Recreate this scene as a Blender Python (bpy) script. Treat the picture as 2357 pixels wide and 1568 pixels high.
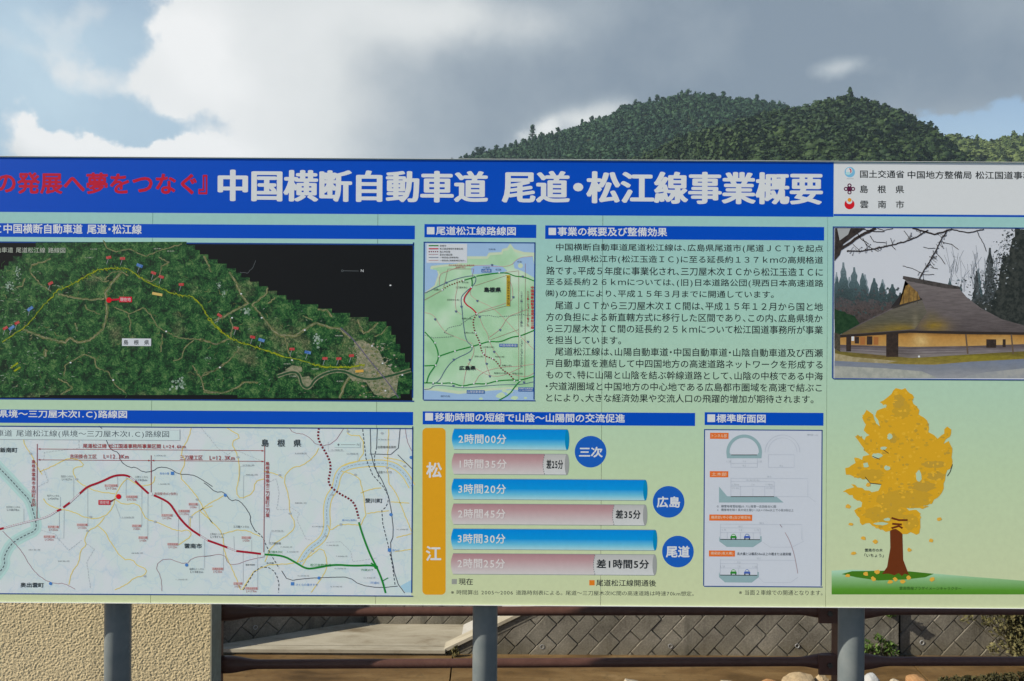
import bpy, bmesh, math, random
import numpy as np
from mathutils import Vector, Matrix, noise as mnoise

for o in list(bpy.data.objects):
    bpy.data.objects.remove(o)
SC = bpy.context.scene
COL = SC.collection
R = math.radians

# ------------------------------------------------------------------ camera, world, sun, exposure
EYE = 2.1                       # camera height above the ground
F = 1833.0                      # focal length in photo units (photo taken as 2357 units wide)
ROLL = 0.006
cam_d = bpy.data.cameras.new("camera")
cam_d.sensor_width = 36.0
cam_d.lens = F / 2357.0 * 36.0
cam_d.clip_start = 0.05
cam_d.clip_end = 6000.0
cam = bpy.data.objects.new("camera", cam_d)
COL.objects.link(cam)
cam.matrix_world = Matrix.Translation((0, 0, EYE)) @ Matrix.Rotation(R(90), 4, 'X') @ Matrix.Rotation(ROLL, 4, 'Z')
SC.camera = cam

SUN_EL, SUN_AZ = 31.0, 71.5     # azimuth: degrees to the left of straight behind the camera
to_sun = Vector((-math.sin(R(SUN_AZ)) * math.cos(R(SUN_EL)), -math.cos(R(SUN_AZ)) * math.cos(R(SUN_EL)), math.sin(R(SUN_EL))))
sun_d = bpy.data.lights.new("sun", 'SUN')
sun_d.energy = 4.6
sun_d.angle = R(0.5)
sun_d.color = (1.0, 0.92, 0.76)
sun = bpy.data.objects.new("sun", sun_d)
COL.objects.link(sun)
sun.rotation_euler = (-to_sun).to_track_quat('-Z', 'Y').to_euler()
sun.location = (-20, -8, 20)

SC.view_settings.view_transform = 'Standard'
SC.view_settings.look = 'None'
SC.view_settings.gamma = 1.0
SC.view_settings.exposure = 0.42


def lin1(c):
    c /= 255.0
    return c / 12.92 if c <= 0.04045 else ((c + 0.055) / 1.055) ** 2.4


def lin(c):
    return (lin1(c[0]), lin1(c[1]), lin1(c[2]))


class NT:
    """small helper to write node trees"""
    def __init__(self, tree):
        self.t = tree
        tree.nodes.clear()

    def n(self, kind, **kw):
        nd = self.t.nodes.new(kind)
        for k, v in kw.items():
            setattr(nd, k, v)
        return nd

    def put(self, sock, v):
        if hasattr(v, 'is_output'):
            self.t.links.new(v, sock)
        elif isinstance(v, (tuple, list)) and len(v) == 3 and sock.type == 'RGBA':
            sock.default_value = (*v, 1.0)
        else:
            sock.default_value = v

    def m(self, op, a, b=0.0, c=None, clamp=False):
        nd = self.n('ShaderNodeMath', operation=op, use_clamp=clamp)
        self.put(nd.inputs[0], a)
        self.put(nd.inputs[1], b)
        if c is not None:
            self.put(nd.inputs[2], c)
        return nd.outputs[0]

    def sstep(self, lo, hi, x):
        nd = self.n('ShaderNodeMapRange', interpolation_type='SMOOTHSTEP')
        self.put(nd.inputs['Value'], x)
        self.put(nd.inputs['From Min'], lo)
        self.put(nd.inputs['From Max'], hi)
        return nd.outputs[0]

    def mix(self, f, a, b, blend='MIX'):
        nd = self.n('ShaderNodeMix', data_type='RGBA', blend_type=blend)
        self.put(nd.inputs['Factor'], f)
        self.put(nd.inputs[6], a)
        self.put(nd.inputs[7], b)
        return nd.outputs[2]

    def noise(self, vec, scale, detail=3.0, rough=0.5, dist=0.0):
        nd = self.n('ShaderNodeTexNoise')
        self.put(nd.inputs['Vector'], vec)
        nd.inputs['Scale'].default_value = scale
        nd.inputs['Detail'].default_value = detail
        nd.inputs['Roughness'].default_value = rough
        nd.inputs['Distortion'].default_value = dist
        return nd.outputs[0]

    def ramp(self, fac, stops):
        nd = self.n('ShaderNodeValToRGB')
        self.put(nd.inputs[0], fac)
        el = nd.color_ramp.elements
        while len(el) < len(stops):
            el.new(0.5)
        for e, (p, c) in zip(el, stops):
            e.position = p
            e.color = (*c, 1.0)
        return nd.outputs[0]


def dir_of(X, Y):
    """azimuth and elevation (degrees) of a spot of sky"""
    dx, dz = (X - 1178.5) / F, (784 - Y) / F
    return math.degrees(math.atan(dx)), math.degrees(math.atan(dz / math.hypot(1, dx)))


def build_world():
    w = bpy.data.worlds.new("World")
    SC.world = w
    w.use_nodes = True
    g = NT(w.node_tree)
    out = g.n('ShaderNodeOutputWorld')
    bg = g.n('ShaderNodeBackground')
    g.t.links.new(bg.outputs[0], out.inputs[0])
    sky = g.n('ShaderNodeTexSky', sky_type='NISHITA')
    sky.sun_disc = False
    sky.sun_elevation = R(SUN_EL)
    sky.sun_rotation = math.atan2(to_sun.x, to_sun.y)
    sky.altitude = 200
    sky.dust_density = 1.0
    tc = g.n('ShaderNodeTexCoord')
    vec = tc.outputs['Generated']
    sep = g.n('ShaderNodeSeparateXYZ')
    g.t.links.new(vec, sep.inputs[0])
    x, y, z = sep.outputs
    az = g.m('MULTIPLY', g.m('ARCTAN2', x, y), 57.2958)
    el = g.m('MULTIPLY', g.m('ARCSINE', z), 57.2958)
    off = g.n('ShaderNodeVectorMath', operation='ADD')
    g.t.links.new(vec, off.inputs[0])
    off.inputs[1].default_value = (3.1, 7.7, 1.3)
    n1 = g.noise(vec, 7.0, 9.0, 0.56)
    n2 = g.noise(off.outputs[0], 7.0, 9.0, 0.56)
    n3 = g.noise(off.outputs[0], 3.0, 6.0, 0.5)
    azp = g.m('ADD', az, g.m('MULTIPLY', g.m('SUBTRACT', n1, 0.5), 15.0))
    elp = g.m('ADD', el, g.m('MULTIPLY', g.m('SUBTRACT', n2, 0.5), 10.0))

    def gauss(A, E, X, Y, rx, ry, wgt):
        ca, ce = dir_of(X, Y)
        k = 57.2958 / F
        ra, re = rx * k, ry * k
        a = g.m('DIVIDE', g.m('SUBTRACT', A, ca), ra)
        e = g.m('DIVIDE', g.m('SUBTRACT', E, ce), re)
        s = g.m('ADD', g.m('MULTIPLY', a, a), g.m('MULTIPLY', e, e))
        return g.m('MULTIPLY', g.m('EXPONENT', g.m('MULTIPLY', s, -1.0)), wgt)

    def total(A, E, blobs):
        acc = None
        for b in blobs:
            v = gauss(A, E, *b)
            acc = v if acc is None else g.m('ADD', acc, v)
        return acc

    cover = total(azp, elp, [
        (1000, 60, 420, 210, 1.3), (640, 180, 250, 140, 1.1), (1450, 120, 420, 230, 1.3), (1900, 40, 420, 180, 1.3),
        (2300, 110, 330, 150, 1.2), (390, 212, 120, 40, 0.62), (500, 80, 110, 90, 0.9), (800, 330, 230, 120, 1.0),
        (1200, 330, 260, 150, 1.1), (1650, 260, 300, 120, 0.8), (150, 362, 120, 44, 1.7), (440, 368, 100, 36, 1.4),
        (50, 130, 100, 50, 0.42), (205, 40, 100, 45, 0.36), (205, 150, 40, 70, 0.34), (40, 240, 120, 40, 0.2), (1330, 270, 130, 60, 1.0), (1930, 163, 60, 24, 0.9),
        (2350, 225, 200, 45, 0.6), (1905, 205, 110, 30, -0.8), (2240, 335, 330, 85, -0.95), (330, 85, 75, 75, -0.5), (290, 300, 150, 34, -0.5)])
    away = g.m('MULTIPLY', g.sstep(42.0, 60.0, g.m('ABSOLUTE', az)), g.sstep(0.47, 0.66, n3))
    high = g.m('MULTIPLY', g.sstep(26.0, 38.0, el), g.sstep(0.47, 0.66, n3))
    cov = g.sstep(0.32, 0.84, cover)
    cov = g.m('MAXIMUM', cov, g.m('MULTIPLY', g.m('MAXIMUM', away, high), 0.9))
    veil = g.m('MULTIPLY', total(az, el, [(120, 190, 520, 300, 0.72), (2100, 330, 500, 90, 0.30)]), g.m('ADD', 0.45, n1))
    azq = g.m('ADD', az, g.m('MULTIPLY', g.m('SUBTRACT', n1, 0.5), 9.0))
    elq = g.m('ADD', el, g.m('MULTIPLY', g.m('SUBTRACT', n3, 0.5), 9.0))
    bright = total(azq, elq, [
        (450, 85, 90, 80, 0.40), (500, 190, 250, 150, 0.44), (800, 20, 330, 80, 0.46), (1090, 25, 220, 55, 0.34), (780, 190, 280, 130, 0.22), (700, 345, 260, 70, 0.24),
        (150, 345, 160, 60, 0.75), (440, 352, 130, 50, 0.52), (120, 160, 330, 260, 0.72), (2150, 330, 400, 70, 0.30), (1222, 298, 36, 26, 0.6), (1330, 282, 90, 32, 0.52),
        (1420, 248, 60, 22, 0.30), (1930, 163, 50, 16, 0.36)])
    bright = g.m('ADD', bright, g.m('MULTIPLY', g.m('MAXIMUM', away, high), 0.05))
    bright = g.m('ADD', bright, g.m('ADD', g.m('MULTIPLY', g.m('SUBTRACT', n3, 0.5), 0.60), g.m('MULTIPLY', g.m('SUBTRACT', n2, 0.5), 0.34)))
    EXPO = 2 ** SC.view_settings.exposure
    cl = g.ramp(bright, [(0.0, tuple(c / EXPO for c in lin((133, 148, 164)))), (0.22, tuple(c / EXPO for c in lin((168, 179, 189)))),
                         (0.55, tuple(c / EXPO for c in lin((222, 226, 227)))), (1.0, tuple(c / EXPO for c in lin((246, 247, 247))))])
    skyc = g.n('ShaderNodeVectorMath', operation='SCALE')
    g.t.links.new(sky.outputs[0], skyc.inputs[0])
    skyc.inputs['Scale'].default_value = 0.09
    pale = g.mix(veil, skyc.outputs[0], tuple(c / EXPO for c in lin((205, 228, 240))))
    col = g.mix(cov, pale, cl)
    g.t.links.new(col, bg.inputs['Color'])
    bg.inputs['Strength'].default_value = 1.0


build_world()

# ------------------------------------------------------------------ materials
MATS = {}


def bsdf(name, rough=0.6, spec=0.3):
    m = bpy.data.materials.new(name)
    m.use_nodes = True
    g = NT(m.node_tree)
    out = g.n('ShaderNodeOutputMaterial')
    b = g.n('ShaderNodeBsdfPrincipled')
    b.inputs['Roughness'].default_value = rough
    b.inputs['Specular IOR Level'].default_value = spec
    g.t.links.new(b.outputs[0], out.inputs[0])
    return m, g, b


def pos(g):
    return g.n('ShaderNodeNewGeometry').outputs['Position']


PRINT = 1.34                    # white ink of the print is about 0.75


def ink(rgb, var=0.05, scale=60.0, var2=None, rough=0.45, stretch=None):
    """printed colour (given as it looks on the board), with slight mottling; var2: second ink for photographic texture"""
    key = (rgb, var, scale, var2, stretch)
    if key in MATS:
        return MATS[key]
    m, g, b = bsdf("print", rough, 0.12)
    c = tuple(min(0.85, v * PRINT) for v in lin(rgb))
    pp = pos(g)
    if stretch:
        mp = g.n('ShaderNodeMapping')
        g.put(mp.inputs['Vector'], pp)
        mp.inputs['Scale'].default_value = (stretch[0], 1.0, stretch[1])
        mp.inputs['Rotation'].default_value = (0, stretch[2], 0)
        pp = mp.outputs[0]
    nz = g.noise(pp, scale, 6.0, 0.68)
    if var2 is not None:
        c2 = tuple(min(0.85, v * PRINT) for v in lin(var2))
        f = g.sstep(0.36, 0.64, nz)
        cc = g.mix(f, c, c2)
    else:
        lo = tuple(v * (1 - var) for v in c)
        hi = tuple(min(0.88, v * (1 + var)) for v in c)
        cc = g.mix(nz, lo, hi)
    g.put(b.inputs['Base Color'], cc)
    MATS[key] = m
    return m


def ink_gradient(name, stops, z0, z1, horizontal=False):
    """print with a colour ramp between two heights on the board"""
    m, g, b = bsdf(name, 0.45, 0.12)
    sep = g.n('ShaderNodeSeparateXYZ')
    p = pos(g)
    g.t.links.new(p, sep.inputs[0])
    t = g.m('DIVIDE', g.m('SUBTRACT', sep.outputs[2], z0), z1 - z0, clamp=True)
    c = g.ramp(t, [(a, tuple(min(0.85, v * PRINT) for v in lin(col))) for a, col in stops])
    nz = g.noise(p, 45.0, 6.0, 0.6)
    c = g.mix(1.0, c, g.ramp(nz, [(0.3, (0.95, 0.95, 0.95)), (0.7, (1.0, 1.0, 1.0))]), 'MULTIPLY')
    g.put(b.inputs['Base Color'], c)
    return m


# ------------------------------------------------------------------ scene helpers
def tag(o, label=None, cat=None, group=None, kind=None):
    for k, v in (('label', label), ('category', cat), ('group', group), ('kind', kind)):
        if v:
            o[k] = v
    return o


def thing(name, loc, label, cat, group=None):
    o = bpy.data.objects.new(name, None)
    COL.objects.link(o)
    o.location = loc
    o.empty_display_size = 0.2
    return tag(o, label, cat, group)


def world_loc(o):
    v = Vector((0, 0, 0))
    while o is not None:
        v += o.location
        o = o.parent
    return v


def link(name, verts, faces, mats, parent=None, midx=None, smooth=False, loc=None):
    """one mesh object; verts in world coordinates"""
    me = bpy.data.meshes.new(name)
    origin = Vector(loc) if loc is not None else Vector((0, 0, 0))
    base = origin + (world_loc(parent) if parent else Vector((0, 0, 0)))
    if loc is not None and parent is not None:
        base = Vector(loc)
    bx, by, bz = base
    me.from_pydata([(v[0] - bx, v[1] - by, v[2] - bz) for v in verts], [], faces)
    for m in (mats if isinstance(mats, (list, tuple)) else [mats]):
        me.materials.append(m)
    if midx is not None:
        me.polygons.foreach_set('material_index', midx)
    if smooth:
        me.polygons.foreach_set('use_smooth', [True] * len(me.polygons))
    me.update()
    o = bpy.data.objects.new(name, me)
    COL.objects.link(o)
    if parent:
        o.parent = parent
        o.location = (base - world_loc(parent)) if loc is not None else (0, 0, 0)
    else:
        o.location = base
    return o


def tri_mesh(name, V, T, mat, tint=None, loc=(0, 0, 0), parent=None):
    """big triangle mesh from numpy arrays"""
    me = bpy.data.meshes.new(name)
    me.vertices.add(len(V))
    me.vertices.foreach_set('co', np.asarray(V, dtype=np.float32).ravel())
    me.loops.add(len(T) * 3)
    me.loops.foreach_set('vertex_index', np.asarray(T, dtype=np.int32).ravel())
    me.polygons.add(len(T))
    me.polygons.foreach_set('loop_start', np.arange(0, len(T) * 3, 3, dtype=np.int32))
    if tint is not None:
        a = me.attributes.new('tint', 'FLOAT', 'POINT')
        a.data.foreach_set('value', np.asarray(tint, dtype=np.float32))
    me.materials.append(mat)
    me.update(calc_edges=True)
    o = bpy.data.objects.new(name, me)
    COL.objects.link(o)
    o.location = loc
    if parent:
        o.parent = parent
    return o


class Solid:
    def __init__(self):
        self.v, self.f = [], []

    def box(self, x0, x1, y0, y1, z0, z1):
        b = len(self.v)
        self.v += [(x0, y0, z0), (x1, y0, z0), (x1, y1, z0), (x0, y1, z0), (x0, y0, z1), (x1, y0, z1), (x1, y1, z1), (x0, y1, z1)]
        self.f += [tuple(b + i for i in q) for q in ((0, 3, 2, 1), (4, 5, 6, 7), (0, 1, 5, 4), (1, 2, 6, 5), (2, 3, 7, 6), (3, 0, 4, 7))]

    def hexa(self, p):
        b = len(self.v)
        self.v += list(p)
        self.f += [tuple(b + i for i in q) for q in ((0, 3, 2, 1), (4, 5, 6, 7), (0, 1, 5, 4), (1, 2, 6, 5), (2, 3, 7, 6), (3, 0, 4, 7))]

    def tube(self, p0, p1, prof, n=24):
        """round bar from p0 to p1; prof = [(t, radius)...]"""
        p0, p1 = Vector(p0), Vector(p1)
        d = (p1 - p0)
        q = d.to_track_quat('Z', 'Y')
        b = len(self.v)
        for t, r in prof:
            c = p0 + d * t
            for i in range(n):
                a = 2 * math.pi * i / n
                self.v.append(tuple(c + q @ Vector((r * math.cos(a), r * math.sin(a), 0))))
        for k in range(len(prof) - 1):
            for i in range(n):
                j = (i + 1) % n
                self.f.append((b + k * n + i, b + k * n + j, b + (k + 1) * n + j, b + (k + 1) * n + i))
        self.f.append(tuple(b + i for i in reversed(range(n))))
        self.f.append(tuple(b + (len(prof) - 1) * n + i for i in range(n)))

    def link(self, name, mat, parent=None, smooth=False):
        o = link(name, self.v, self.f, mat, parent)
        if smooth:
            me = o.data
            me.polygons.foreach_set('use_smooth', [len(p.vertices) == 4 for p in me.polygons])
        return o


# ------------------------------------------------------------------ board print: photo units -> the board's plane
YB = 3.24                       # distance of the board's face
S = YB / F                      # metres per photo unit on that face
K = 2357.0 / 4096.0
STEP = 0.00008


def U(u, v):
    """level board units for a spot seen in the (slightly rolled) photo"""
    du, dv = u - 1178.5, v - 784.0
    c, s = math.cos(ROLL), math.sin(ROLL)
    return (du * c + dv * s, -du * s + dv * c)


def crop(x0, y0, sc):
    return lambda x, y: ((x0 + x / sc) * K, (y0 + y / sc) * K)


FULL = lambda x, y: (x, y)
C1 = crop(0, 600, 1.3865)
C2 = crop(1650, 600, 1.3865)
C3 = crop(3250, 600, 2.786)
S1 = crop(0, 880, 2.0633)
S2 = crop(800, 880, 2.0633)
MM = crop(1670, 880, 2.064)
BB = crop(2150, 880, 1.9975)
HH = crop(3300, 880, 2.0628)
D1 = crop(0, 1620, 1.96)
D2 = crop(800, 1620, 1.96)
T1 = crop(1660, 1620, 1.96)
T2 = crop(2200, 1620, 1.9603)
XX = crop(2780, 1620, 1.96)
GG = crop(3290, 1500, 1.7047)

# glyph outlines of Blender's own built-in typeface
GLYPH = {}
_fc = bpy.data.curves.new("lettering", 'FONT')
_fc.resolution_u = 3
_fo = bpy.data.objects.new("lettering", _fc)
COL.objects.link(_fo)
HALF = set("、。・()（）.,／/：:")


def load_glyphs(chars):
    for ch in sorted(set(chars)):
        if ch in GLYPH or ch in ' 　':
            continue
        _fc.body = ch
        dg = bpy.context.evaluated_depsgraph_get()
        dg.update()
        me = bpy.data.meshes.new_from_object(_fo.evaluated_get(dg))
        v = [(p.co.x, p.co.y) for p in me.vertices]
        f = [tuple(p.vertices) for p in me.polygons]
        bpy.data.meshes.remove(me)
        if not v:
            continue
        x0, x1 = min(p[0] for p in v), max(p[0] for p in v)
        if ch in HALF:
            adv = 0.5
            sh = -x0 + (0.5 - (x1 - x0)) / 2 if ch not in '、。' else 0.0
            v = [(p[0] + sh, p[1]) for p in v]
        elif ord(ch) < 0x2000:
            adv = max(x1 - x0 + 0.13, 0.60 if ch.isdigit() else 0.30)
            v = [(p[0] - x0 + (adv - (x1 - x0)) / 2, p[1]) for p in v]
        else:
            adv = 1.0
        GLYPH[ch] = (v, f, adv)


class Print:
    """flat printed shapes on the board's face; one mesh, several inks"""
    def __init__(self, layer=1):
        self.v, self.f, self.mi, self.mats = [], [], [], []
        self.layer = layer

    def mat(self, m):
        if m not in self.mats:
            self.mats.append(m)
        return self.mats.index(m)

    def raw(self, pts, m, layer):
        """pts in level board units"""
        b = len(self.v)
        y = YB - STEP * layer
        a = sum(pts[i][0] * pts[(i + 1) % len(pts)][1] - pts[(i + 1) % len(pts)][0] * pts[i][1] for i in range(len(pts)))
        if a > 0:
            pts = list(reversed(pts))
        self.v += [(p[0] * S, y, EYE - p[1] * S) for p in pts]
        self.f.append(tuple(range(b, b + len(pts))))
        self.mi.append(self.mat(m))

    def poly(self, C, pts, m, layer=None):
        self.raw([U(*C(*p)) for p in pts], m, self.layer if layer is None else layer)

    def rect(self, C, x0, y0, x1, y1, m, layer=None):
        a = U(*C(x0, y0))
        ox, oy = C(x0, y0)
        bx, by = C(x1, y1)
        w, h = bx - ox, by - oy
        self.raw([a, (a[0] + w, a[1]), (a[0] + w, a[1] + h), (a[0], a[1] + h)], m, self.layer if layer is None else layer)

    def frame(self, C, x0, y0, x1, y1, t, m, layer=None):
        self.rect(C, x0, y0, x1, y0 + t, m, layer)
        self.rect(C, x0, y1 - t, x1, y1, m, layer)
        self.rect(C, x0, y0 + t, x0 + t, y1 - t, m, layer)
        self.rect(C, x1 - t, y0 + t, x1, y1 - t, m, layer)

    def disc(self, C, x, y, r, m, layer=None, ry=None, n=40, a0=0.0, a1=2 * math.pi):
        ry = r if ry is None else ry
        full = abs(a1 - a0) > 6.2
        k = n if full else n + 1
        self.poly(C, [(x + r * math.cos(a0 + (a1 - a0) * i / n), y + ry * math.sin(a0 + (a1 - a0) * i / n)) for i in range(k)], m, layer)

    def ring(self, C, x, y, r0, r1, m, layer=None, a0=0.0, a1=2 * math.pi, n=32):
        for i in range(n):
            p, q = a0 + (a1 - a0) * i / n, a0 + (a1 - a0) * (i + 1) / n
            self.poly(C, [(x + r0 * math.cos(p), y + r0 * math.sin(p)), (x + r1 * math.cos(p), y + r1 * math.sin(p)),
                          (x + r1 * math.cos(q), y + r1 * math.sin(q)), (x + r0 * math.cos(q), y + r0 * math.sin(q))], m, layer)

    def line(self, C, pts, w, m, layer=None, dash=None, wob=0.0, smooth=0, seed=1):
        """ribbon of width w (board units); dash = (on, off); wob = wandering of the line"""
        layer = self.layer if layer is None else layer
        P = [Vector(U(*C(*p))) for p in pts]
        for _ in range(smooth):
            Q = [P[0]]
            for a, b in zip(P, P[1:]):
                Q += [a * 0.75 + b * 0.25, a * 0.25 + b * 0.75]
            P = Q + [P[-1]]
        rng = random.Random(seed + len(pts) * 7 + int(pts[0][0]))
        if wob:
            Q = [P[0]]
            for a, b in zip(P, P[1:]):
                n = max(1, int((b - a).length / 4))
                for i in range(1, n + 1):
                    q = a.lerp(b, i / n)
                    if i < n:
                        q = q + Vector((rng.uniform(-wob, wob), rng.uniform(-wob, wob)))
                    Q.append(q)
            P = Q
        if dash:
            out, on, off = [], dash[0], dash[1]
            cur, rem, draw = [P[0]], on, True
            for a, b in zip(P, P[1:]):
                L = (b - a).length
                t = 0.0
                while L - t > rem:
                    t += rem
                    q = a.lerp(b, t / L)
                    if draw:
                        out.append(cur + [q])
                    draw = not draw
                    cur, rem = [q], (on if draw else off)
                rem -= (L - t)
                if draw:
                    cur.append(b)
            if draw and len(cur) > 1:
                out.append(cur)
            runs = out
        else:
            runs = [P]
        mi = self.mat(m)
        y = YB - STEP * layer
        for run in runs:
            run = [p for i, p in enumerate(run) if i == 0 or (p - run[i - 1]).length > 1e-4]
            if len(run) < 2:
                continue
            b = len(self.v)
            for i, p in enumerate(run):
                d = (run[min(i + 1, len(run) - 1)] - run[max(i - 1, 0)])
                d = d.normalized() if d.length > 1e-6 else Vector((1, 0))
                nn = Vector((-d.y, d.x)) * (w / 2)
                for q in (p + nn, p - nn):
                    self.v.append((q.x * S, y, EYE - q.y * S))
            for i in range(len(run) - 1):
                self.f.append((b + 2 * i, b + 2 * i + 1, b + 2 * i + 3, b + 2 * i + 2))
                self.mi.append(mi)

    def text(self, C, s, x0, x1, y0, y1, m, layer=None, bold=0.0, lead=0.0, boldy=None):
        """text whose ink fills x0..x1, y0..y1 (crop units, taken at its left end)"""
        load_glyphs(s)
        layer = self.layer if layer is None else layer
        pen, items = 0.0, []
        for ch in s:
            if ch == ' ':
                pen += 0.42
                continue
            if ch == '　':
                pen += 1.0
                continue
            if ch not in GLYPH:
                continue
            v, f, adv = GLYPH[ch]
            items.append((v, f, pen))
            pen += adv
        if not items:
            return
        xs = [p[0] + o for v, f, o in items for p in v]
        ys = [p[1] for v, f, o in items for p in v]
        bx0, bx1, by0, by1 = min(xs) - bold, max(xs) + bold, min(ys) - bold, max(ys) + bold
        A = C(x0, (y0 + y1) / 2)
        Bq = C(x1, (y0 + y1) / 2)
        H = C(x0, y1)[1] - C(x0, y0)[1]
        W = Bq[0] - A[0]
        ax, ay = U(*A)
        sx, sy = W / (bx1 - bx0), H / (by1 - by0)
        mi = self.mat(m)
        shifts = [(0, 0)]
        if bold:
            by_ = bold if boldy is None else boldy
            shifts += [(bold * math.cos(a), by_ * math.sin(a)) for a in [i * math.pi / 4 for i in range(8)]]
        for k, (ox, oy) in enumerate(shifts):
            y = YB - STEP * layer - 0.000003 * k
            for v, f, o in items:
                b = len(self.v)
                self.v += [((ax + (p[0] + o + ox - bx0) * sx) * S, y, EYE - (ay + H / 2 - (p[1] + oy - by0) * sy) * S) for p in v]
                self.f += [tuple(b + i for i in q) for q in f]
                self.mi += [mi] * len(f)

    def vtext(self, C, s, x0, x1, y0, y1, m, layer=None, bold=0.0):
        n = len(s)
        h = (y1 - y0) / n
        for i, ch in enumerate(s):
            if ch in ' 　':
                continue
            if ch in '～ー-':
                self.rect(C, (x0 + x1) / 2 - 1, y0 + h * i + h * 0.15, (x0 + x1) / 2 + 1, y0 + h * (i + 1) - h * 0.15, m, layer)
                continue
            self.text(C, ch, x0, x1, y0 + h * i + h * 0.06, y0 + h * (i + 1) - h * 0.06, m, layer, bold)

    def build(self, name, parent, label=None):
        o = link(name, self.v, self.f, self.mats, parent, self.mi)
        if label:
            o['label'] = label
        return o


# inks
BLUE = ink((0, 69, 178), 0.04)
WHITE = ink((196, 201, 207), 0.03)
PAPER = ink((190, 196, 206), 0.03)
RED = ink((172, 22, 50), 0.06)
NAVY = ink((22, 62, 132), 0.05)
DARK = ink((32, 38, 42), 0.05)
GREY = ink((95, 102, 108), 0.05)
LIGHT = ink((158, 166, 174), 0.05)
ORANGE = ink((204, 148, 30), 0.05)
DORANGE = ink((208, 104, 44), 0.06)
GREEN = ink((28, 122, 48), 0.06)
ROSE = ink((150, 70, 72), 0.08)
YROAD = ink((205, 188, 110), 0.08)
PURPLE = ink((140, 108, 122), 0.08)
SEA = ink((142, 172, 208), 0.05, 20)

board = thing('information_board', (-0.09, 3.30, 0.0),
              'wide blue and pale green road project board with maps on three grey posts', 'information board')
BG = ink_gradient('board_print', [(0.0, (189, 198, 160)), (0.35, (175, 197, 165)), (0.75, (153, 192, 181)), (1.0, (143, 187, 188))],
                  EYE - 1398 * S + 784 * S, EYE - 490 * S + 784 * S)
edge_m, g_, b_ = bsdf('aluminium_edge', 0.5, 0.4)
b_.inputs['Base Color'].default_value = (0.70, 0.72, 0.72, 1)
post_m, g_, b_ = bsdf('galvanised_grey_paint', 0.42, 0.4)
nz_ = g_.noise(pos(g_), 14.0, 6.0, 0.6)
g_.put(b_.inputs['Base Color'], g_.ramp(nz_, [(0.3, (0.17, 0.20, 0.215)), (0.7, (0.225, 0.25, 0.26))]))

# panels: five sheets side by side with hairline seams
TOPV, BOTV = U(1178, 368)[1], U(1178, 1392.5)[1]
XL = [U(-168 + 518 * i, 784)[0] for i in range(6)]
for i in range(5):
    x0, x1 = XL[i] * S + 0.0009, XL[i + 1] * S - 0.0009
    s_ = Solid()
    s_.box(x0, x1, YB, YB + 0.004, EYE - BOTV * S, EYE - TOPV * S)
    s_.link('panel', BG, board)
s_ = Solid()
for zz in (TOPV + 8, (TOPV + BOTV) / 2, BOTV - 36):
    s_.box(XL[0] * S + 0.01, XL[5] * S - 0.01, YB + 0.0045, YB + 0.052, EYE - zz * S - 0.05, EYE - zz * S)
s_.link('crossbar', edge_m, board)
s_ = Solid()
zt, zb = EYE - TOPV * S, EYE - BOTV * S
s_.box(XL[0] * S - 0.003, XL[5] * S + 0.003, YB - 0.0055, YB + 0.012, zt + 0.0004, zt + 0.0022)
s_.box(XL[0] * S - 0.003, XL[5] * S + 0.003, YB - 0.0055, YB + 0.012, zb - 0.0022, zb - 0.0004)
s_.box(XL[0] * S - 0.003, XL[0] * S - 0.0005, YB - 0.0055, YB + 0.012, zb, zt)
s_.box(XL[5] * S + 0.0005, XL[5] * S + 0.003, YB - 0.0055, YB + 0.012, zb, zt)
s_.link('edge_trim', edge_m, board)
YP, RP = 3.3645, 0.0525
for u in (271.5, 1116.5, 1959.0):
    px = U(u, 1450)[0] * (YP / F)
    s_ = Solid()
    s_.tube((px, YP, -0.3), (px, YP, zt - 0.04), [(0, RP), (1, RP)], 40)
    s_.link('post', post_m, board, True)
    s_ = Solid()
    for zz in (TOPV + 30, BOTV - 60):
        z_ = EYE - zz * S
        s_.box(px - 0.075, px + 0.075, YB + 0.0525, YB + 0.0595, z_ - 0.02, z_ + 0.02)
    s_.link('clamp', post_m, board)

# --- banner
p = Print(1)
p.rect(FULL, -164, 361.5, 1919, 487, BLUE)
p.rect(FULL, 1919, 493, 2419, 497.5, BLUE)
banner = p.build('title_banner', board)
p = Print(3)
p.text(C1, 'の発展へ夢をつなぐ', -24, 1092, 122, 243, RED, bold=0.028)
p.text(C1, '』', 1100, 1150, 138, 246, RED, bold=0.02)
p.build('slogan_lettering', banner)
p = Print(3)
p.text(C1, '中国横断自動車道', 1207, 1207 + (1123.7 - 500.9) / K * 1.3865, 104, 289, WHITE, bold=0.044, boldy=0.021)
p.text(C2, '尾道・松江線事業概要', 495, 2276, 110, 298, WHITE, bold=0.044, boldy=0.021)
p.build('title_lettering', banner)

# --- plate with three emblems
p = Print(2)
p.rect(FULL, 1919.5, 374, 2417, 492.5, WHITE)
plate = p.build('logo_plate', board)
p = Print(3)
skyb = ink((110, 170, 222), 0.1)
p.disc(C3, 415, 248, 58, skyb)
p.disc(C3, 408, 236, 36, WHITE, 4)
p.ring(C3, 400, 236, 22, 34, RED, 5, -1.2, 1.2, 12)
p.disc(C3, 398, 262, 30, ink((160, 200, 232)), 6, 16)
p.rect(C3, 380, 318, 458, 324, LIGHT)
p.build('emblem', plate, 'pale blue globe emblem with a red swirl')
p = Print(3)
pur = ink((84, 24, 60))
for dx, dy in ((0, -38), (0, 38), (-40, 0), (40, 0)):
    p.ring(C3, 412 + dx, 435 + dy, 11, 23, pur)
p.line(C3, [(390, 413), (434, 457)], 4, pur)
p.line(C3, [(434, 413), (390, 457)], 4, pur, 4)
p.build('emblem', plate, 'dark purple emblem of four linked rings')
p = Print(3)
p.disc(C3, 412, 606, 56, ink((190, 26, 40)))
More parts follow.
